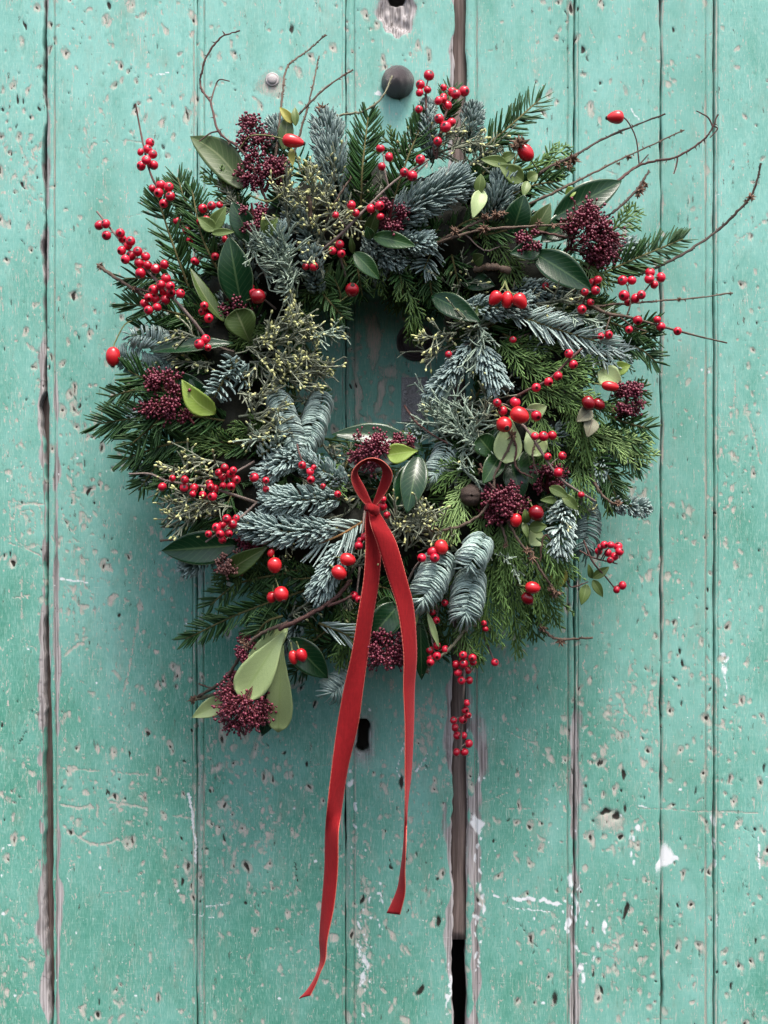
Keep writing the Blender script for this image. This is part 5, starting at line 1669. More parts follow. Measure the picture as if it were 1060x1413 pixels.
# ------------------------------------------------------------------ leaves
for bs, tp, w, kind, kw in [
    ((338, 262, 0.0), (263, 189, 0.004), 42, 'leafolive', dict(bend=0.006, curve=8, label='long olive leaf pointing to the upper left')),
    ((334, 425, 0.0), (316, 325, 0.010), 44, 'leafdark', dict(bend=0.006, shape='ell', label='broad dark green leaf standing upright at the left')),
    ((350, 338, 0.0), (320, 278, 0.008), 32, 'leafdark', dict(bend=0.005)),
    ((345, 472, 0.004), (325, 427, 0.014), 40, 'leafolive', dict(shape='obo', bend=0.004, label='blunt olive leaf beside the budded cypress')),
    ((310, 445, 0.0), (262, 370, 0.006), 16, 'leafolive', dict(bend=0.004, roll=0.7, curve=-8)),
    ((322, 474, 0.002), (206, 486, 0.006), 20, 'leafdark', dict(shape='lan', bend=0.004, roll=0.5, label='narrow dark leaf lying level at the left')),
    ((297, 571, 0.004), (251, 524, 0.012), 30, 'leaflime', dict(shape='ova', bend=0.004, curve=-6, label='bright yellow green leaf beside the round skimmia head')),
    ((290, 545, -0.006), (228, 512, -0.002), 22, 'leafdark', dict(bend=0.004)),
    ((285, 560, -0.006), (262, 520, -0.002), 24, 'leafdark', dict(bend=0.004)),
    ((330, 752, -0.004), (223, 760, 0.004), 44, 'leafdark', dict(bend=0.007, shape='ell', fold=0.2, label='large dark glossy leaf at the left edge')),
    ((308, 792, 0.002), (370, 754, 0.012), 27, 'leafolive', dict(bend=0.004, shape='ova', label='olive leaf under the large dark left leaf')),
    ((395, 868, 0.0), (332, 964, 0.036), 46, 'leafpale', dict(shape='obo', bend=0.005, label='broad pale green leaf at the bottom left')),
    ((390, 890, -0.004), (384, 1010, 0.034), 36, 'leafpale', dict(shape='obo', bend=0.006, label='pale pointed leaf hanging at the bottom left')),
    ((398, 862, -0.006), (330, 936, 0.018), 28, 'leafpale', dict(bend=0.004)),
    ((312, 965, 0.004), (265, 990, 0.016), 26, 'leafpale', dict(shape='ova', bend=0.004, label='small pale leaf at the very bottom left')),
    ((400, 880, -0.006), (453, 936, 0.0), 38, 'leafdark', dict(bend=0.006)),
    ((385, 940, -0.008), (362, 1015, -0.004), 30, 'leafdark', dict(bend=0.004)),
    ((585, 622, -0.004), (458, 600, 0.002), 30, 'leafdark', dict(bend=0.004, shape='lan', roll=0.4, curve=8, label='long dark leaf at the bottom of the opening')),
    ((578, 628, 0.004), (561, 710, 0.014), 34, 'leafdark', dict(bend=0.006, shape='ell', label='dark upright leaf right of the ribbon loop')),
    ((566, 640, -0.002), (550, 706, 0.004), 30, 'leafdark', dict(bend=0.004)),
    ((576, 622, 0.008), (534, 628, 0.014), 26, 'leaflime', dict(shape='obo', bend=0.003, label='lime green leaf right of the ribbon loop')),
    ((480, 640, -0.006), (556, 622, -0.002), 40, 'leafgrey', dict(bend=0.005)),
    ((514, 326, 0.006), (574, 340, 0.014), 22, 'leafmid', dict(bend=0.004, label='shiny green leaf below the top skimmia head')),
    ((488, 348, 0.006), (524, 386, 0.010), 22, 'leafmid', dict(bend=0.004)),
    ((508, 326, 0.006), (522, 288, 0.016), 18, 'leafolive', dict(bend=0.003, shape='ova')),
    ((512, 330, 0.008), (506, 312, 0.014), 13, 'leafmid', dict(bend=0.002)),
    ((487, 350, 0.006), (484, 326, 0.012), 8, 'leafolive', dict(bend=0.002)),
    ((762, 302, 0.002), (858, 250, 0.016), 40, 'leafdark', dict(bend=0.007, shape='ell', label='large dark glossy leaf at the upper right')),
    ((735, 348, 0.004), (818, 402, 0.014), 40, 'leafdark', dict(bend=0.006, shape='ell', label='large glossy leaf under the upper right skimmia')),
    ((745, 345, 0.006), (703, 350, 0.014), 26, 'leafdark', dict(bend=0.003, shape='ova')),
    ((706, 325, 0.0), (724, 268, 0.012), 34, 'leafdark', dict(bend=0.005)),
    ((732, 330, 0.0), (760, 280, 0.010), 24, 'leafolive', dict(bend=0.004)),
    ((795, 300, -0.004), (745, 335, 0.004), 34, 'leafdark', dict(bend=0.004)),
    ((596, 408, -0.006), (664, 445, 0.008), 30, 'leafdark', dict(bend=0.005, label='dark bluish leaf at the inner right of the ring')),
    ((640, 385, -0.016), (684, 395, -0.006), 26, 'leafdark', dict(bend=0.004)),
    ((704, 575, 0.002), (698, 640, 0.014), 36, 'leafpale', dict(shape='obo', bend=0.005, label='pale blunt leaf under the inner right hips')),
    ((728, 590, 0.002), (745, 630, 0.012), 30, 'leafpale', dict(shape='obo', bend=0.004)),
    ((725, 575, 0.0), (755, 560, 0.004), 22, 'leafpale', dict(bend=0.003)),
    ((686, 635, 0.004), (660, 602, 0.014), 30, 'leafmid', dict(shape='obo', bend=0.003, label='round green leaf at the inner right')),
    ((692, 625, 0.004), (666, 668, 0.014), 26, 'leafmid', dict(bend=0.004)),
    ((665, 640, -0.006), (684, 590, 0.0), 26, 'leafdark', dict(bend=0.004)),
    ((705, 640, -0.006), (720, 690, 0.0), 32, 'leafdark', dict(bend=0.005)),
    ((728, 620, -0.006), (735, 670, 0.0), 34, 'leafmid', dict(bend=0.005)),
    ((826, 512, -0.004), (858, 532, 0.004), 30, 'leafpale', dict(shape='ell', bend=0.004, label='pale green leaf by the right hips')),
    ((845, 512, -0.004), (870, 504, 0.002), 18, 'leaflime', dict(bend=0.003)),
    ((552, 832, 0.0), (508, 884, 0.010), 38, 'leafdark', dict(bend=0.006, shape='ell', label='dark glossy leaf between the ribbon tails')),
    ((550, 850, -0.004), (575, 862, 0.002), 36, 'leafpale', dict(shape='obo', bend=0.003)),
    ((545, 832, -0.004), (518, 835, 0.002), 20, 'leafmid', dict(bend=0.003)),
    ((580, 852, -0.002), (582, 938, 0.004), 22, 'leafdark', dict(bend=0.005, shape='lan', label='narrow dark leaf right of the ribbon tails')),
    ((589, 842, 0.004), (606, 894, 0.008), 8, 'leafpale', dict(bend=0.002, shape='lan')),
    ((392, 208, 0.002), (398, 158, 0.008), 20, 'leafolive', dict(bend=0.003)),
    ((404, 170, 0.010), (386, 148, 0.014), 12, 'leafyellow', dict(bend=0.002, shape='ova', label='yellowed little leaf at the top left')),
    ((408, 174, 0.010), (407, 148, 0.014), 10, 'leafrose', dict(bend=0.002)),
    ((402, 205, 0.010), (404, 230, 0.014), 9, 'leafyellow', dict(bend=0.002)),
    ((372, 325, 0.010), (362, 297, 0.018), 16, 'leafrose', dict(bend=0.003, shape='ova')),
    ((366, 328, 0.010), (384, 300, 0.018), 15, 'leafrose', dict(bend=0.003, shape='ova')),
    ((297, 318, 0.010), (273, 300, 0.014), 18, 'leafrose', dict(bend=0.002, shape='ova', name='leaflet')),
    ((292, 318, 0.010), (312, 285, 0.014), 20, 'leafrose', dict(bend=0.002, shape='ova', name='leaflet')),
    ((292, 322, 0.010), (324, 320, 0.012), 10, 'leafrose', dict(bend=0.002, name='leaflet')),
    ((660, 268, 0.012), (664, 240, 0.016), 15, 'leafrose', dict(bend=0.002, name='leaflet')),
    ((666, 262, 0.012), (652, 302, 0.016), 20, 'leafpale', dict(bend=0.003, shape='ova', name='leaflet', label='pale little rose leaf near the top centre')),
    ((722, 250, 0.012), (688, 228, 0.016), 24, 'leafrose', dict(bend=0.003, shape='ova', name='leaflet')),
    ((700, 226, 0.012), (663, 220, 0.014), 16, 'leafrose', dict(bend=0.002, shape='ova', name='leaflet')),
    ((690, 222, 0.010), (712, 212, 0.014), 14, 'leafrose', dict(bend=0.002, name='leaflet')),
    ((728, 248, 0.010), (742, 240, 0.012), 16, 'leafrose', dict(bend=0.002, name='leaflet')),
    ((728, 250, 0.010), (722, 272, 0.012), 12, 'leafrose', dict(bend=0.002, name='leaflet')),
    ((780, 268, 0.008), (796, 262, 0.012), 14, 'leaflime', dict(bend=0.002, name='leaflet')),
    ((816, 565, 0.010), (795, 582, 0.014), 20, 'leafwilt', dict(bend=0.003, shape='ova', name='leaflet', label='wilted grey leaf at the right')),
    ((818, 578, 0.010), (810, 604, 0.014), 20, 'leafwilt', dict(bend=0.003, shape='ova', name='leaflet')),
    ((817, 798, 0.004), (841, 782, 0.008), 12, 'leafrose', dict(bend=0.002, name='leaflet')),
    ((818, 800, 0.004), (832, 824, 0.008), 12, 'leafrose', dict(bend=0.002, shape='ova', name='leaflet')),
    ((810, 806, 0.004), (802, 835, 0.008), 15, 'leafrose', dict(bend=0.002, shape='ova', name='leaflet')),
    ((816, 798, 0.004), (812, 778, 0.008), 8, 'leafrose', dict(bend=0.002, name='leaflet')),
    ((770, 780, 0.0), (772, 812, 0.004), 22, 'leafyellow', dict(bend=0.003, label='yellowed leaf behind the lower right twig')),
    ((758, 672, 0.006), (785, 686, 0.012), 14, 'leafrose', dict(bend=0.003, name='leaflet')),
    ((775, 682, 0.006), (798, 704, 0.010), 14, 'leafrose', dict(bend=0.003, name='leaflet')),
    ((768, 690, 0.006), (745, 690, 0.012), 10, 'leafrose', dict(bend=0.003, name='leaflet')),
    ((730, 728, 0.008), (755, 726, 0.014), 16, 'leafrose', dict(bend=0.002, name='leaflet')),
    ((726, 722, 0.008), (724, 702, 0.014), 12, 'leafrose', dict(bend=0.003, name='leaflet')),
    ((722, 720, 0.008), (728, 742, 0.012), 9, 'leafrose', dict(bend=0.002, name='leaflet')),
    ((748, 735, -0.002), (730, 752, 0.002), 26, 'leafpale', dict(bend=0.003)),
    ((668, 424, 0.002), (655, 436, 0.008), 14, 'leafolive', dict(bend=0.002)),
    ((655, 362, -0.004), (668, 352, 0.006), 18, 'leafolive', dict(bend=0.002)),
]:
    leaf(bs, tp, w, kind, **kw)

# ------------------------------------------------------------------ bare twigs
def tw(*a, clumps=(), **k):
    o, C = twig(*a, **k)
    for (px, py, of, r_) in clumps:
        clump_at(PA(np.array([on(px, py, of)]))[0], r_ * S, o)
    return o


G = 0.010
tw([(370, 285, 0.0), (350, 235, G), (331, 205, G), (302, 182, G), (291, 142, G), (277, 120, G), (279, 98, G), (286, 76, G), (305, 52, G), (331, 42, G)], 1.9, 1.1, mat='barkred', thorns=14,
   name='rose_stem', label='thorny rose stem curling up at the top left',
   extra=[[(291, 140, G), (297, 120, G), (303, 110, G), (317, 112, G)], [(302, 181, G), (290, 184, G), (275, 195, G)]])
tw([(380, 220, -0.004), (388, 150, 0.0), (392, 112, 0.004), (398, 90, 0.004), (424, 70, 0.004), (450, 48, 0.004)], 1.7, 1.0, bumps=0.9, label='knobbly twig forking up at the top left')
tw([(405, 215, -0.004), (424, 150, 0.0), (433, 112, 0.004), (440, 78, 0.004)], 1.6, 0.9, bumps=0.8)
tw([(380, 190, -0.004), (415, 155, 0.0), (448, 122, 0.004), (487, 96, 0.004)], 1.7, 1.1, bumps=0.6)
tw([(440, 165, -0.004), (475, 158, 0.0), (505, 152, 0.006), (528, 133, 0.010), (541, 105, 0.012)], 1.6, 1.2, mat='barkmoss', bumps=1.2, label='curved lichened twig crossing the iron stud')
tw([(715, 258, -0.004), (760, 230, 0.004), (796, 213, 0.006), (840, 188, 0.008), (918, 157, 0.010)], 2.2, 1.2, mat='barkdark', bumps=0.7, clumps=[(790, 220, 0.008, 9), (784, 228, 0.008, 6), (770, 227, 0.006, 6), (856, 182, 0.008, 4)],
   label='dark larch twig, upper one pointing right')
tw([(700, 295, -0.002), (760, 268, 0.006), (800, 248, 0.006), (860, 218, 0.008), (943, 180, 0.010)], 2.2, 0.9, mat='bark', bumps=0.6, clumps=[(867, 218, 0.008, 4.5), (854, 226, 0.008, 3), (940, 181, 0.010, 2.6)],
   label='long larch twig, second one pointing right')
tw([(830, 262, 0.0), (856, 247, 0.006), (880, 229, 0.008), (905, 222, 0.008), (932, 217, 0.010), (962, 200, 0.010), (980, 182, 0.012), (991, 158, 0.012)], 2.0, 1.1, mat='barkred', thorns=12, name='rose_stem',
   label='thorny rose stem reaching out at the upper right',
   extra=[[(984, 176, 0.012), (978, 163, 0.012), (969, 157, 0.012), (961, 153, 0.012)], [(935, 216, 0.010), (934, 226, 0.010), (930, 240, 0.010)], [(872, 235, 0.008), (884, 225, 0.010), (895, 213, 0.010)],
          [(985, 174, 0.012), (990, 178, 0.012), (980, 190, 0.012)]])
tw([(820, 310, -0.002), (850, 290, 0.006), (876, 265, 0.008), (888, 248, 0.008), (896, 236, 0.008)], 1.9, 1.4, mat='barkdark', bumps=1.0, clumps=[(884, 262, 0.008, 7), (890, 255, 0.008, 6), (880, 270, 0.008, 4)],
   label='short larch twig behind the large upper right leaf')
tw([(880, 380, 0.0), (935, 355, 0.008), (985, 322, 0.010), (1020, 290, 0.012), (1040, 264, 0.012), (1050, 226, 0.012)], 2.1, 1.5, mat='barkdark', bumps=1.0, clumps=[(1036, 272, 0.012, 6.5), (1030, 278, 0.012, 4.5)],
   label='long larch twig reaching far right over the door crack')
tw([(800, 425, 0.0), (850, 420, 0.006), (900, 416, 0.008), (960, 411, 0.010), (1011, 404, 0.010)], 1.5, 1.0, mat='bark', bumps=0.7, clumps=[(937, 413, 0.010, 3.5), (1008, 405, 0.010, 2.6)],
   label='thin level twig at the right')
tw([(590, 340, -0.004), (625, 328, 0.010), (660, 318, 0.012), (720, 313, 0.014), (790, 309, 0.016)], 2.0, 1.5, mat='bark', bumps=1.0, clumps=[(668, 316, 0.014, 7), (743, 308, 0.018, 5), (765, 312, 0.018, 5), (790, 305, 0.018, 8)],
   label='larch twig with dry spurs lying across the upper right')
tw([(600, 335, -0.004), (640, 316, 0.008), (665, 304, 0.012), (696, 296, 0.014)], 1.9, 1.4, mat='bark', bumps=1.0, clumps=[(628, 320, 0.012, 7), (670, 300, 0.014, 6), (684, 296, 0.014, 7), (694, 294, 0.014, 5)])
tw([(735, 318, 0.006), (790, 328, 0.008), (810, 318, 0.008)], 1.8, 1.2, mat='barkred')
tw([(655, 372, -0.006), (680, 368, 0.0), (704, 374, 0.0)], 4.5, 4.5, mat='bark', bumps=2.0, label='thick rough cut branch in the shade')
tw([(272, 962, 0.002), (310, 938, 0.006), (332, 905, 0.008), (355, 878, 0.008), (398, 858, 0.006)], 2.2, 2.4, mat='bark', bumps=1.0, label='rough branch at the bottom left',
   clumps=[(340, 892, 0.010, 6), (335, 885, 0.010, 5)])
tw([(385, 868, 0.006), (410, 857, 0.010), (445, 838, 0.012), (470, 818, 0.012), (485, 800, 0.010)], 3.3, 2.4, mat='barkred', label='smooth brown branch left of the ribbon',
   extra=[[(452, 836, 0.012), (470, 830, 0.014), (486, 822, 0.016)]])
tw([(262, 966, 0.002), (290, 960, 0.006), (330, 948, 0.006)], 2.6, 2.2, mat='barkmoss', bumps=2.0, clumps=[(267, 965, 0.004, 7)])
tw([(275, 944, 0.002), (300, 952, 0.004)], 1.5, 1.2, mat='bark')
tw([(582, 926, 0.0), (605, 908, 0.006), (625, 890, 0.006), (645, 865, 0.0)], 2.4, 2.0, mat='barkmoss', bumps=2.0, clumps=[(584, 926, 0.002, 6)], label='lichened twig at the bottom right of the ribbon')
tw([(742, 858, 0.0), (758, 876, 0.004), (775, 882, 0.006), (818, 880, 0.008)], 2.2, 1.4, mat='bark', bumps=1.0, clumps=[(748, 868, 0.004, 6), (773, 885, 0.006, 7)], label='dark twig sticking out at the lower right')
tw([(700, 718, 0.004), (715, 745, 0.010), (735, 770, 0.010), (755, 800, 0.010), (768, 822, 0.008)], 1.7, 1.4, mat='bark', bumps=0.9, clumps=[(728, 760, 0.012, 6.5), (735, 770, 0.012, 6), (766, 818, 0.010, 7), (760, 812, 0.010, 5), (718, 698, 0.012, 5)],
   label='larch twig hanging at the lower right')
tw([(604, 733, 0.006), (640, 724, 0.012), (668, 704, 0.014), (681, 675, 0.014), (683, 655, 0.014), (700, 622, 0.014), (712, 596, 0.012)], 1.9, 1.5, mat='bark', bumps=0.9, clumps=[(665, 648, 0.014, 5), (606, 732, 0.008, 4), (707, 600, 0.014, 6)],
   label='curved twig arching below the inner right leaves')
tw([(662, 640, 0.010), (680, 672, 0.014), (706, 690, 0.016)], 1.5, 1.1, mat='barkred')
tw([(136, 366, 0.004), (158, 382, 0.006), (186, 400, 0.006), (205, 412, 0.0)], 2.2, 2.2, mat='bark', bumps=0.9, clumps=[(138, 367, 0.004, 6), (186, 398, 0.008, 5)], label='stubby twig at the left edge')
tw([(186, 398, 0.008), (210, 404, 0.010), (240, 412, 0.004)], 1.7, 1.5, mat='barkred', bumps=0.6)
tw([(222, 746, 0.0), (250, 744, 0.002), (275, 745, -0.004)], 1.5, 1.2, mat='bark', bumps=0.5)
tw([(430, 310, 0.004), (426, 270, 0.014)], 3.2, 3.0, mat='bark', label='cut woody stump among the budded cypress')
tw([(450, 305, 0.004), (465, 275, 0.012), (484, 246, 0.014)], 1.6, 1.3, mat='bark', bumps=1.0)
tw([(558, 560, 0.002), (580, 588, 0.008), (618, 612, 0.004)], 1.6, 1.3, mat='barkred', label='thin dark twig over the lock plate')
tw([(700, 590, 0.010), (712, 615, 0.014), (712, 645, 0.014), (735, 660, 0.010)], 1.5, 1.2, mat='barkred', bumps=0.8)
tw([(740, 605, 0.010), (735, 630, 0.014), (742, 656, 0.012)], 1.2, 1.0, mat='bark', bumps=0.5)
tw([(690, 720, 0.006), (697, 740, 0.010), (698, 755, 0.010)], 1.8, 1.2, mat='bark', clumps=[(698, 752, 0.010, 4)])
tw([(770, 765, 0.006), (752, 738, 0.010), (745, 775, 0.010)], 1.2, 1.0, mat='barkred')
tw([(815, 655, 0.0), (830, 682, 0.004), (848, 696, 0.004)], 2.2, 1.6, mat='bark', bumps=0.8, clumps=[(853, 695, 0.006, 5)])
tw([(775, 778, 0.0), (782, 800, 0.004), (790, 810, 0.004), (812, 803, 0.006)], 1.1, 0.8, mat='barkred')
tw([(640, 322, 0.0), (668, 345, 0.002), (690, 340, 0.002)], 1.0, 0.8, mat='barkpale')
tw([(345, 270, 0.006), (372, 278, 0.010), (395, 262, 0.012)], 1.3, 1.0, mat='stemgreen')

# ------------------------------------------------------------------ berry twigs
berries([(222, 268, 0.0), (208, 240, 0.008), (199, 205, 0.010), (192, 170, 0.010), (187, 143, 0.010)],
        [(207, 197), (194, 210, 5.2), (204, 206), (211, 213), (202, 221, 6.8), (195, 229, 6.8), (212, 228)], 0.012, mat='barkred', tr=(1.5, 1.1), label='slim berry twig pointing up at the upper left')
berries(None, [(222, 255, 6.8), (233, 258), (210, 260, 5.2), (219, 266), (235, 271, 6.8), (226, 281)], 0.012, label='berry cluster over the upper left fir')
berries(None, [(280, 288), (292, 284, 6.2), (303, 283, 5), (285, 303, 5.5), (276, 306, 5)], 0.008)
berries(None, [(244, 305, 5.5), (257, 318, 5.5), (262, 331, 5.2), (268, 360, 5)], 0.002)
berries(None, [(311, 330, 5), (297, 354, 5.6), (271, 362, 5)], 0.0)
berries([(286, 468, 0.004), (262, 437, 0.012), (236, 408, 0.014), (200, 370, 0.014), (165, 330, 0.012), (134, 292, 0.012)],
        [(137, 311, 7), (146, 309, 6.6), (147, 325, 6.8), (166, 322), (169, 330), (180, 333, 7), (177, 339), (168, 346), (190, 347, 6.8), (181, 353, 7.2), (173, 358), (201, 354, 6.6), (192, 363, 7),
         (204, 366), (215, 371, 7.2), (227, 365, 6.6), (194, 377, 7.6), (229, 384, 7), (222, 393, 6.6), (212, 400, 7.2), (235, 395, 6.4), (226, 402), (236, 404, 6.6), (249, 405, 6.4), (205, 411),
         (214, 413, 7), (228, 414, 7.2), (199, 419, 6.2), (217, 424, 6.4), (205, 428, 6.4)], 0.018, mat='barkpale', tr=(2.4, 1.4), label='long twig loaded with red berries at the left edge')
berries(None, [(282, 422), (289, 427, 6.8), (279, 430, 5.4), (288, 439, 6.6)], 0.006)
berries(None, [(275, 475, 7.4), (284, 468, 6.6), (287, 480, 5)], 0.014, label='three berries on the narrow left leaf')
berries([(600, 215, 0.0), (590, 160, 0.006), (588, 125, 0.010), (592, 106, 0.012)], [(592, 104, 7.6), (580, 117, 6.6), (579, 128, 5.6), (590, 124, 5.4), (578, 151, 5.6)], 0.012, mat='barkred', tr=(1.5, 1.0),
        label='upper left of the two top berry twigs')
berries([(602, 220, 0.0), (606, 190, 0.008), (614, 160, 0.012), (626, 135, 0.012), (640, 126, 0.012)],
        [(612, 121, 5), (605, 139, 6.2), (612, 134, 5.4), (624, 127, 6.6), (629, 130, 7.2), (641, 126, 7.4), (617, 146, 7), (606, 164, 6.8), (615, 175, 7.8), (623, 169, 6.4), (604, 195, 6.2), (611, 137, 6)], 0.016, mat='barkred', tr=(1.7, 1.1),
        label='berry twig at the very top of the wreath')
berries([(445, 345, 0.002), (472, 322, 0.012), (505, 288, 0.016), (545, 250, 0.018), (592, 220, 0.016)],
        [(525, 205, 6.2), (537, 217, 6.6), (527, 230, 5.8), (558, 238, 6.4), (569, 243, 7.4), (580, 220, 6.8), (485, 283), (491, 294, 5.4), (463, 297, 5), (512, 288, 6.6), (524, 284, 6.6), (525, 299, 5.5)],
        0.020, mat='barkpale', tr=(2.3, 1.3), label='grey twig with red berries slanting across the top',
        extra=[[(536, 258, 0.017), (532, 240, 0.020), (529, 215, 0.020)], [(560, 246, 0.018), (575, 238, 0.018), (590, 224, 0.018)]])
berries(None, [(459, 346, 5.6), (469, 337, 6.2), (471, 350, 6)], 0.014)
berries(None, [(422, 368, 5), (433, 368, 6.4)], 0.012)
berries(None, [(350, 404, 6), (346, 396, 5)], 0.004)
berries([(812, 420, 0.002), (840, 433, 0.010), (866, 437, 0.012), (912, 450, 0.012), (960, 463, 0.012), (1003, 473, 0.012)],
        [(859, 387, 7), (872, 387, 6.4), (861, 408, 7.6), (867, 417, 6), (877, 412, 7), (885, 407, 6.4), (897, 376, 7), (896, 385, 7), (912, 383, 7.2), (903, 393, 5.8), (880, 442, 6.8), (868, 455, 5.4),
         (907, 441, 5.4), (912, 451, 6.6), (935, 457, 6)], 0.014, mat='bark', tr=(2.4, 1.1), label='berry twig reaching right beside the fir sprig',
        extra=[[(865, 436, 0.012), (870, 418, 0.014), (866, 395, 0.014)], [(884, 408, 0.014), (895, 395, 0.014), (902, 384, 0.014)], [(856, 438, 0.012), (876, 452, 0.012), (892, 457, 0.012)], [(843, 434, 0.01), (838, 450, 0.012), (833, 465, 0.012)]])
berries([(800, 440, 0.0), (806, 415, 0.008), (815, 395, 0.012)], [(807, 403, 5.6), (818, 390, 6.4), (825, 386, 6), (822, 401, 6.6), (815, 417, 5.2), (803, 427, 6.6)], 0.014, mat='barkred', tr=(1.4, 1.0),
        label='berries beside the tip of the glossy right leaf')
berries(None, [(829, 464, 5), (840, 462, 6)], 0.010)
berries([(700, 555, 0.006), (725, 540, 0.016), (757, 524, 0.018), (785, 497, 0.018), (803, 481, 0.016)], [(785, 488, 6.4), (791, 503, 6.4), (770, 519, 6.4), (757, 527, 6.4), (740, 535, 6.4)], 0.020, mat='barkred', tr=(1.9, 1.5),
        label='dark twig with five single berries at the right')
berries(None, [(686, 556, 6.2), (694, 567, 6.8), (711, 555, 7.6), (740, 574, 7.6)], 0.022, label='berries round the inner right hips')
berries([(705, 572, 0.008), (728, 594, 0.018), (748, 625, 0.020), (775, 662, 0.018), (822, 692, 0.010)],
        [(738, 602, 5.6), (750, 602, 7.2), (762, 601, 6.6), (756, 630, 5.2), (776, 629, 6), (771, 652, 7), (802, 683, 4.8)], 0.022, mat='barkpale', tr=(2.1, 1.5), label='grey berry twig slanting down at the right')
berries(None, [(708, 469, 5)], 0.006)
berries(None, [(753, 394, 5)], 0.002)
berries(None, [(619, 489, 5)], 0.012)
berries([(356, 694, 0.004), (320, 682, 0.014), (285, 672, 0.016), (232, 664, 0.014), (207, 654, 0.012), (178, 654, 0.012)],
        [(238, 660, 4.8), (224, 672, 6.4), (255, 662, 5.8), (254, 673, 6), (268, 674, 7), (280, 683, 5.6), (289, 667, 5.2), (291, 672, 5.6), (297, 675, 6.2), (293, 685, 6.8), (266, 682, 5)], 0.020, mat='barkpale', tr=(2.0, 1.2),
        label='pale berry twig pointing left, above the blue fir pair')
berries(None, [(310, 645, 5.6), (302, 652, 5.4), (318, 654, 6.2), (308, 659, 6.6), (322, 649, 5.4), (326, 662, 6.4), (319, 671, 6), (308, 670, 5)], 0.022, label='dense berry cluster above the left berry twig')
berries(None, [(351, 659, 6.8), (367, 663, 5), (367, 675, 4.8)], 0.020)
berries([(410, 612, 0.008), (414, 628, 0.016), (424, 650, 0.018), (430, 664, 0.016)], [(417, 642, 5.8), (428, 651, 5.6), (429, 662, 5.8), (433, 645, 4)], 0.020, mat='barkred', tr=(1.2, 0.9), label='small berry sprig between the inner blue fir shoots')
berries(None, [(446, 671, 4), (466, 682, 5)], 0.012)
berries([(354, 694, 0.006), (332, 714, 0.014), (312, 728, 0.016), (284, 748, 0.016)], [(288, 737, 5.2), (299, 728, 6.6), (307, 724, 5.6), (313, 716, 6.4), (321, 723, 6.6), (304, 737, 6.2), (316, 736, 5.6), (307, 745, 5.6), (326, 715, 5)], 0.020,
        mat='barkpale', tr=(1.8, 1.2), label='berry cluster at the tip of the lower blue fir shoot')
berries(None, [(504, 741, 6.4), (497, 746, 5), (495, 753, 6)], 0.020, label='three berries left of the ribbon knot')
berries(None, [(489, 822, 6), (495, 827, 5)], 0.016)
berries(None, [(528, 699, 6.4), (534, 711, 5.2), (529, 689, 4.5)], 0.014)
berries([(560, 810, 0.0), (572, 784, 0.010), (585, 768, 0.014)], [(582, 770, 6.4), (597, 762, 7.8), (600, 770, 6.8)], 0.020, mat='barkpale', tr=(1.5, 1.0), label='three berries on the rolled fir shoot')
berries([(805, 745, 0.0), (818, 775, 0.006), (835, 795, 0.008), (847, 810, 0.008)], [(851, 814, 5.2), (859, 808, 6.2)], 0.010, mat='barkred', tr=(1.3, 1.0), label='pair of berries at the far lower right')
berries([(800, 760, 0.0), (820, 770, 0.006), (852, 778, 0.008)], [(826, 761, 5.6), (834, 752, 5.6), (843, 752, 5.2), (853, 754, 6.4), (839, 763, 5.6), (848, 768, 6), (855, 761, 6.2), (842, 773, 4.8), (829, 755, 5)], 0.012, mat='barkred', tr=(1.2, 0.9),
        label='berry cluster sticking out at the lower right')
berries(None, [(593, 897, 5.4), (603, 891, 5.4), (593, 907, 5), (594, 914, 5.6), (603, 905, 6), (615, 896, 5.6)], 0.006, label='berry cluster right of the ribbon tails')
berries(None, [(602, 856, 5.2), (597, 845, 4.6), (614, 832, 5)], 0.0)
berries([(650, 890, 0.0), (642, 915, 0.006), (641, 930, 0.014), (639, 965, 0.018), (637, 1000, 0.018), (636, 1034, 0.016)],
        [(639, 904, 5.8), (652, 908, 6), (640, 916, 6.4), (629, 917, 5.8), (646, 925, 5.4), (632, 928, 6), (653, 914, 5), (637, 939, 6), (648, 939, 5.6),
         (644, 970, 5), (642, 980, 5.4), (646, 987, 4.8), (626, 994, 5.2), (639, 993, 6.2), (628, 1004, 5.8), (631, 1015, 5.8), (640, 1015, 5), (647, 1026, 6), (630, 1038, 5.8), (641, 1038, 6)], 0.014, mat='barkpale', tr=(1.9, 1.3),
        label='berry twig hanging over the joint at the bottom')
berries(None, [(683, 914, 5.6)], 0.006)
berries(None, [(670, 868, 4.5), (668, 860, 4)], 0.0)

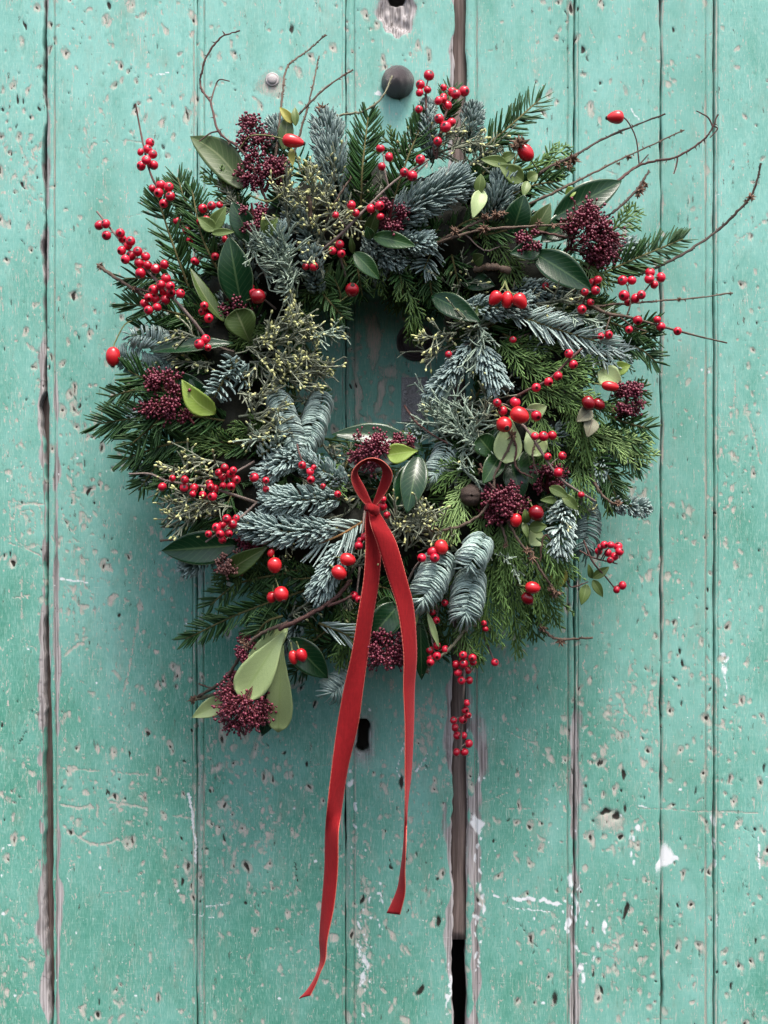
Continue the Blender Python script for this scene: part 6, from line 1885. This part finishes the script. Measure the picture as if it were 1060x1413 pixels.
# ------------------------------------------------------------------ rose hips
for a in [
    dict(px=405, py=195, rx=9.0, rl=15.5, ang=12, off=0.020, kind='hip_long', stalk=[(370, 187, 0.020), (345, 188, 0.016), (331, 205, 0.010)], label='long red hip at the top left'),
    dict(px=849, py=162, rx=9.0, rl=12, ang=175, off=0.012, kind='hip_long', stalk=[(868, 170, 0.012), (878, 192, 0.010), (882, 226, 0.008)], smat='barkred', label='red hip on a bowed stalk at the upper right'),
    dict(px=725, py=210, rx=10.5, rl=14, ang=235, off=0.012, label='red hip with a brown crown at the top right'),
    dict(px=683, py=412, rx=8.5, rl=11.5, ang=125, off=0.022, kind='hip_long', stalk=[(694, 396, 0.018), (697, 388, 0.010)], label='left of the three hanging hips at the right'),
    dict(px=700, py=414, rx=8.5, rl=12, ang=95, off=0.018, stalk=[(699, 396, 0.016), (697, 388, 0.010)], label='middle one of three hanging hips at the right'),
    dict(px=718, py=416, rx=9.5, rl=12, ang=55, off=0.022, kind='hip_long', stalk=[(703, 402, 0.018), (697, 388, 0.010)], label='right one of three hanging hips at the right'),
    dict(px=486, py=400, rx=9.6, rl=9.8, ang=-80, off=0.014, kind='hipdark', tilt=0.9, label='dark hip at the upper inner edge of the ring', stalk=[(478, 410, 0.006), (464, 420, 0.0)]),
    dict(px=356, py=409, rx=10.5, rl=10.5, ang=-20, off=0.010, kind='hipdark', label='dark hip beside the upright left leaf'),
    dict(px=156, py=492, rx=10, rl=13.5, ang=92, off=0.012, stalk=[(160, 470, 0.010), (172, 448, 0.006), (185, 442, 0.0)], label='red hip hanging at the left edge'),
    dict(px=717, py=573, rx=11.5, rl=13.5, ang=30, off=0.026, label='big red hip at the inner right'),
    dict(px=696, py=586, rx=11, rl=11, ang=60, off=0.026, tilt=1.0, label='round hip facing out at the inner right'),
    dict(px=812, py=556, rx=9, rl=10, ang=60, off=0.016, kind='hipdark', label='dark hip in the right cypress'),
    dict(px=826, py=558, rx=8, rl=9, ang=30, off=0.008, kind='hipdark'),
    dict(px=842, py=533, rx=7, rl=12, ang=10, off=0.014, label='red hip by the pale right leaf'),
    dict(px=379, py=780, rx=10, rl=11, ang=85, off=0.018, label='red hip below the blue fir pair'),
    dict(px=374, py=763, rx=5, rl=6, ang=-70, off=0.014),
    dict(px=388, py=820, rx=10.5, rl=11, ang=70, off=0.018, tilt=0.5, label='red hip above the smooth brown branch'),
    dict(px=375, py=824, rx=7, rl=8, ang=100, off=0.014),
    dict(px=480, py=772, rx=9, rl=11, ang=12, off=0.022, label='upper of two hips left of the ribbon'),
    dict(px=468, py=790, rx=10, rl=11, ang=40, off=0.022, label='lower of two hips left of the ribbon'),
    dict(px=609, py=755, rx=9.5, rl=10.5, ang=70, off=0.014, label='red hip by the three berries on the fir shoot'),
    dict(px=712, py=718, rx=8, rl=9.5, ang=100, off=0.018, label='red hip under the lower right skimmia'),
    dict(px=740, py=708, rx=10.5, rl=11, ang=60, off=0.014, kind='hipdark', label='dark hip in the lower right'),
    dict(px=735, py=811, rx=8.5, rl=10.5, ang=10, off=0.016, label='red hip in the hanging cypress'),
    dict(px=728, py=826, rx=8, rl=9.5, ang=50, off=0.012, kind='hipdark', label='dark hip in the hanging cypress'),
    dict(px=405, py=907, rx=6.5, rl=10, ang=80, off=0.012, label='left one of a hanging hip pair at the bottom'),
    dict(px=416, py=904, rx=8, rl=9.5, ang=70, off=0.014, label='right one of a hanging hip pair at the bottom'),
]:
    hip(**a)

for cx_, cy_, r_ in ((716, 198, 9), (722, 196, 7), (710, 203, 6)):
    clump_at(PA(np.array([on(cx_, cy_, 0.018)]))[0], r_ * S, wreath, 'dry_crown')
# a dark withered fruit among the twigs
bg_ = Bag()
_V, _q = lathe([(0.001, -14 * S), (8 * S, -12 * S), (13 * S, -6 * S), (15 * S, 1 * S), (13 * S, 8 * S), (9 * S, 12 * S), (5 * S, 13.5 * S), (0.001, 14 * S)], 24)
bg_.add(_V * (1 + 0.05 * np.sin(_V * 1500).sum(1))[:, None] + PA(np.array([on(650, 684, 0.004)]))[0], _q)
wpart('cone', bg_, [M['barkdark']])['label'] = 'dark closed cone beside the skimmia head'

# ------------------------------------------------------------------ THE RIBBON
ribbon = bpy.data.objects.new('ribbon', None)
COL.objects.link(ribbon)
KN = 0.112
ribbon.location = P(513, 703, KN)
RO = np.array(ribbon.location)
ribbon['label'] = 'red velvet ribbon with a single loop and two long tails tied to the wreath'
ribbon['category'] = 'ribbon'


def strip(name, ea, eb, n=70, label=None):
    """ribbon band between two edges given as (px, py, d)"""
    A0, B0 = PA(catmull(ea, n)), PA(catmull(eb, n))
    m_ = 9
    u = np.linspace(0, 1, m_)
    V = A0[:, None] * (1 - u)[None, :, None] + B0[:, None] * u[None, :, None]
    # slight belly across the width
    T = unit(np.gradient((A0 + B0) / 2, axis=0))
    nrm = unit(np.cross(T, unit(B0 - A0)))
    V = V + nrm[:, None] * (0.0006 * np.sin(np.pi * u))[None, :, None]
    idx = np.arange(n * m_).reshape(n, m_)
    q_ = np.stack([idx[:-1, :-1], idx[1:, :-1], idx[1:, 1:], idx[:-1, 1:]], -1).reshape(-1, 4)
    bg_ = Bag(); bg_.add(V.reshape(-1, 3), q_)
    o = link(name, mesh_from(name, bg_, [M['velvet']], True, RO), ribbon)
    md = o.modifiers.new('thickness', 'SOLIDIFY'); md.thickness = 0.0007; md.offset = 0
    if label:
        o['label'] = label
    eg = Bag()
    N2 = n * 4
    for E in (A0, B0):
        f = np.stack([np.interp(np.linspace(0, 1, N2), np.linspace(0, 1, n), E[:, k]) for k in range(3)], -1)
        rad_ = 0.00034 * (1 + 0.3 * np.sin(np.arange(N2) * 1.9))
        eg.tube(f[None], rad_[None], 6)
    link('edging', mesh_from('edging', eg, [M['edging']], True, RO), o)
    return o


def tail(name, rows, w, sign, label):
    """rows: (y, x left, x right, depth); what the picture does not show of the width turns into depth"""
    ea, eb = [], []
    for k, (y, xl, xr, d, *sl) in enumerate(rows):
        vis = xr - xl
        hid = math.sqrt(max(0.0, w * w - vis * vis)) * S * 0.5
        sg = sign[k]
        sk = sl[0] if sl else 0
        ea.append((xl, y - sk, d + sg * hid)); eb.append((xr, y + sk, d - sg * hid))
    return strip(name, ea, eb, 110, label)


tail('tail', [(706, 506, 518, 0.108), (726, 504, 520, 0.110), (755, 505, 525, 0.110), (800, 502, 523, 0.109), (850, 494, 515, 0.108), (900, 486, 508, 0.105), (950, 475, 501, 0.102), (1000, 466, 494, 0.099),
              (1060, 458, 480, 0.096), (1113, 452, 472, 0.093), (1150, 449, 467, 0.092), (1200, 448, 466, 0.090), (1250, 444, 461, 0.088), (1295, 441, 452, 0.086), (1325, 442, 449, 0.085), (1345, 435, 442, 0.084, -3), (1362, 424, 436, 0.083, -4), (1376, 413, 428, 0.082, -2)],
     24, [0, 1, 1, 1, 1, 1, 1, 1, 1, 1, -1, -1, -1, -1, -1, -1, -1, -1], 'longer left tail of the ribbon')
tail('tail', [(704, 509, 521, 0.114), (725, 512, 534, 0.118), (750, 521, 547, 0.119), (798, 536, 561, 0.117), (840, 549, 571, 0.114), (900, 557, 575, 0.110), (950, 557, 572, 0.106), (1000, 559, 571, 0.103),
              (1060, 559, 568, 0.100), (1113, 559, 562.5, 0.097), (1165, 557, 560.5, 0.095), (1200, 553, 559, 0.093), (1230, 548, 559, 0.091, 2), (1261, 534, 552, 0.088, 1)],
     24, [0, 1, 1, 1, 1, 1, 1, 1, 1, 1, -1, -1, -1, -1], 'shorter right tail of the ribbon')
strip('loop', [(512, 702, .114), (499, 690, .118), (488, 672, .124), (485, 658, .127), (489, 646, .128), (500, 636, .129), (514, 632, .130), (529, 637, .129), (540, 650, .127), (540, 664, .124), (531, 682, .119), (516, 702, .115)],
      [(516, 702, .112), (511, 690, .108), (503, 672, .110), (494, 656, .112), (494, 648, .114), (501, 640, .118), (512, 636, .120), (522, 640, .118), (528, 650, .114), (526, 662, .112), (520, 680, .110), (512, 702, .110)], 90, 'standing loop of the ribbon')
# knot
bg_ = Bag()
kc = catmull([(504, 702, 0.112), (508, 699, 0.119), (514, 701, 0.1225), (520, 705, 0.119), (522, 709, 0.111)], 24)
KP = PA(kc)
T_ = unit(np.gradient(KP, axis=0))
bg_.tube(KP[None], (np.array([4.5, 6.2, 7.0, 6.2, 4.5])[None] * S).repeat(1, 0) if False else (np.interp(np.linspace(0, 1, 24), [0, .25, .5, .75, 1], [3.6, 4.8, 5.2, 4.9, 3.6]) * S * (1 + 0.10 * np.sin(np.arange(24) * 1.7)))[None], 14, 0.45, ref=np.array([[[0, -1.0, 0.2]]]))
kc2 = PA(catmull([(505, 697, 0.111), (510, 703, 0.119), (516, 707, 0.121), (521, 701, 0.118), (520, 696, 0.110)], 20))
bg_.tube(kc2[None], (np.interp(np.linspace(0, 1, 20), [0, .5, 1], [2.6, 3.6, 2.6]) * S)[None], 12, 0.5, ref=np.array([[[0, -1.0, -0.3]]]))
link('knot', mesh_from('knot', bg_, [M['velvet']], True, RO), ribbon)
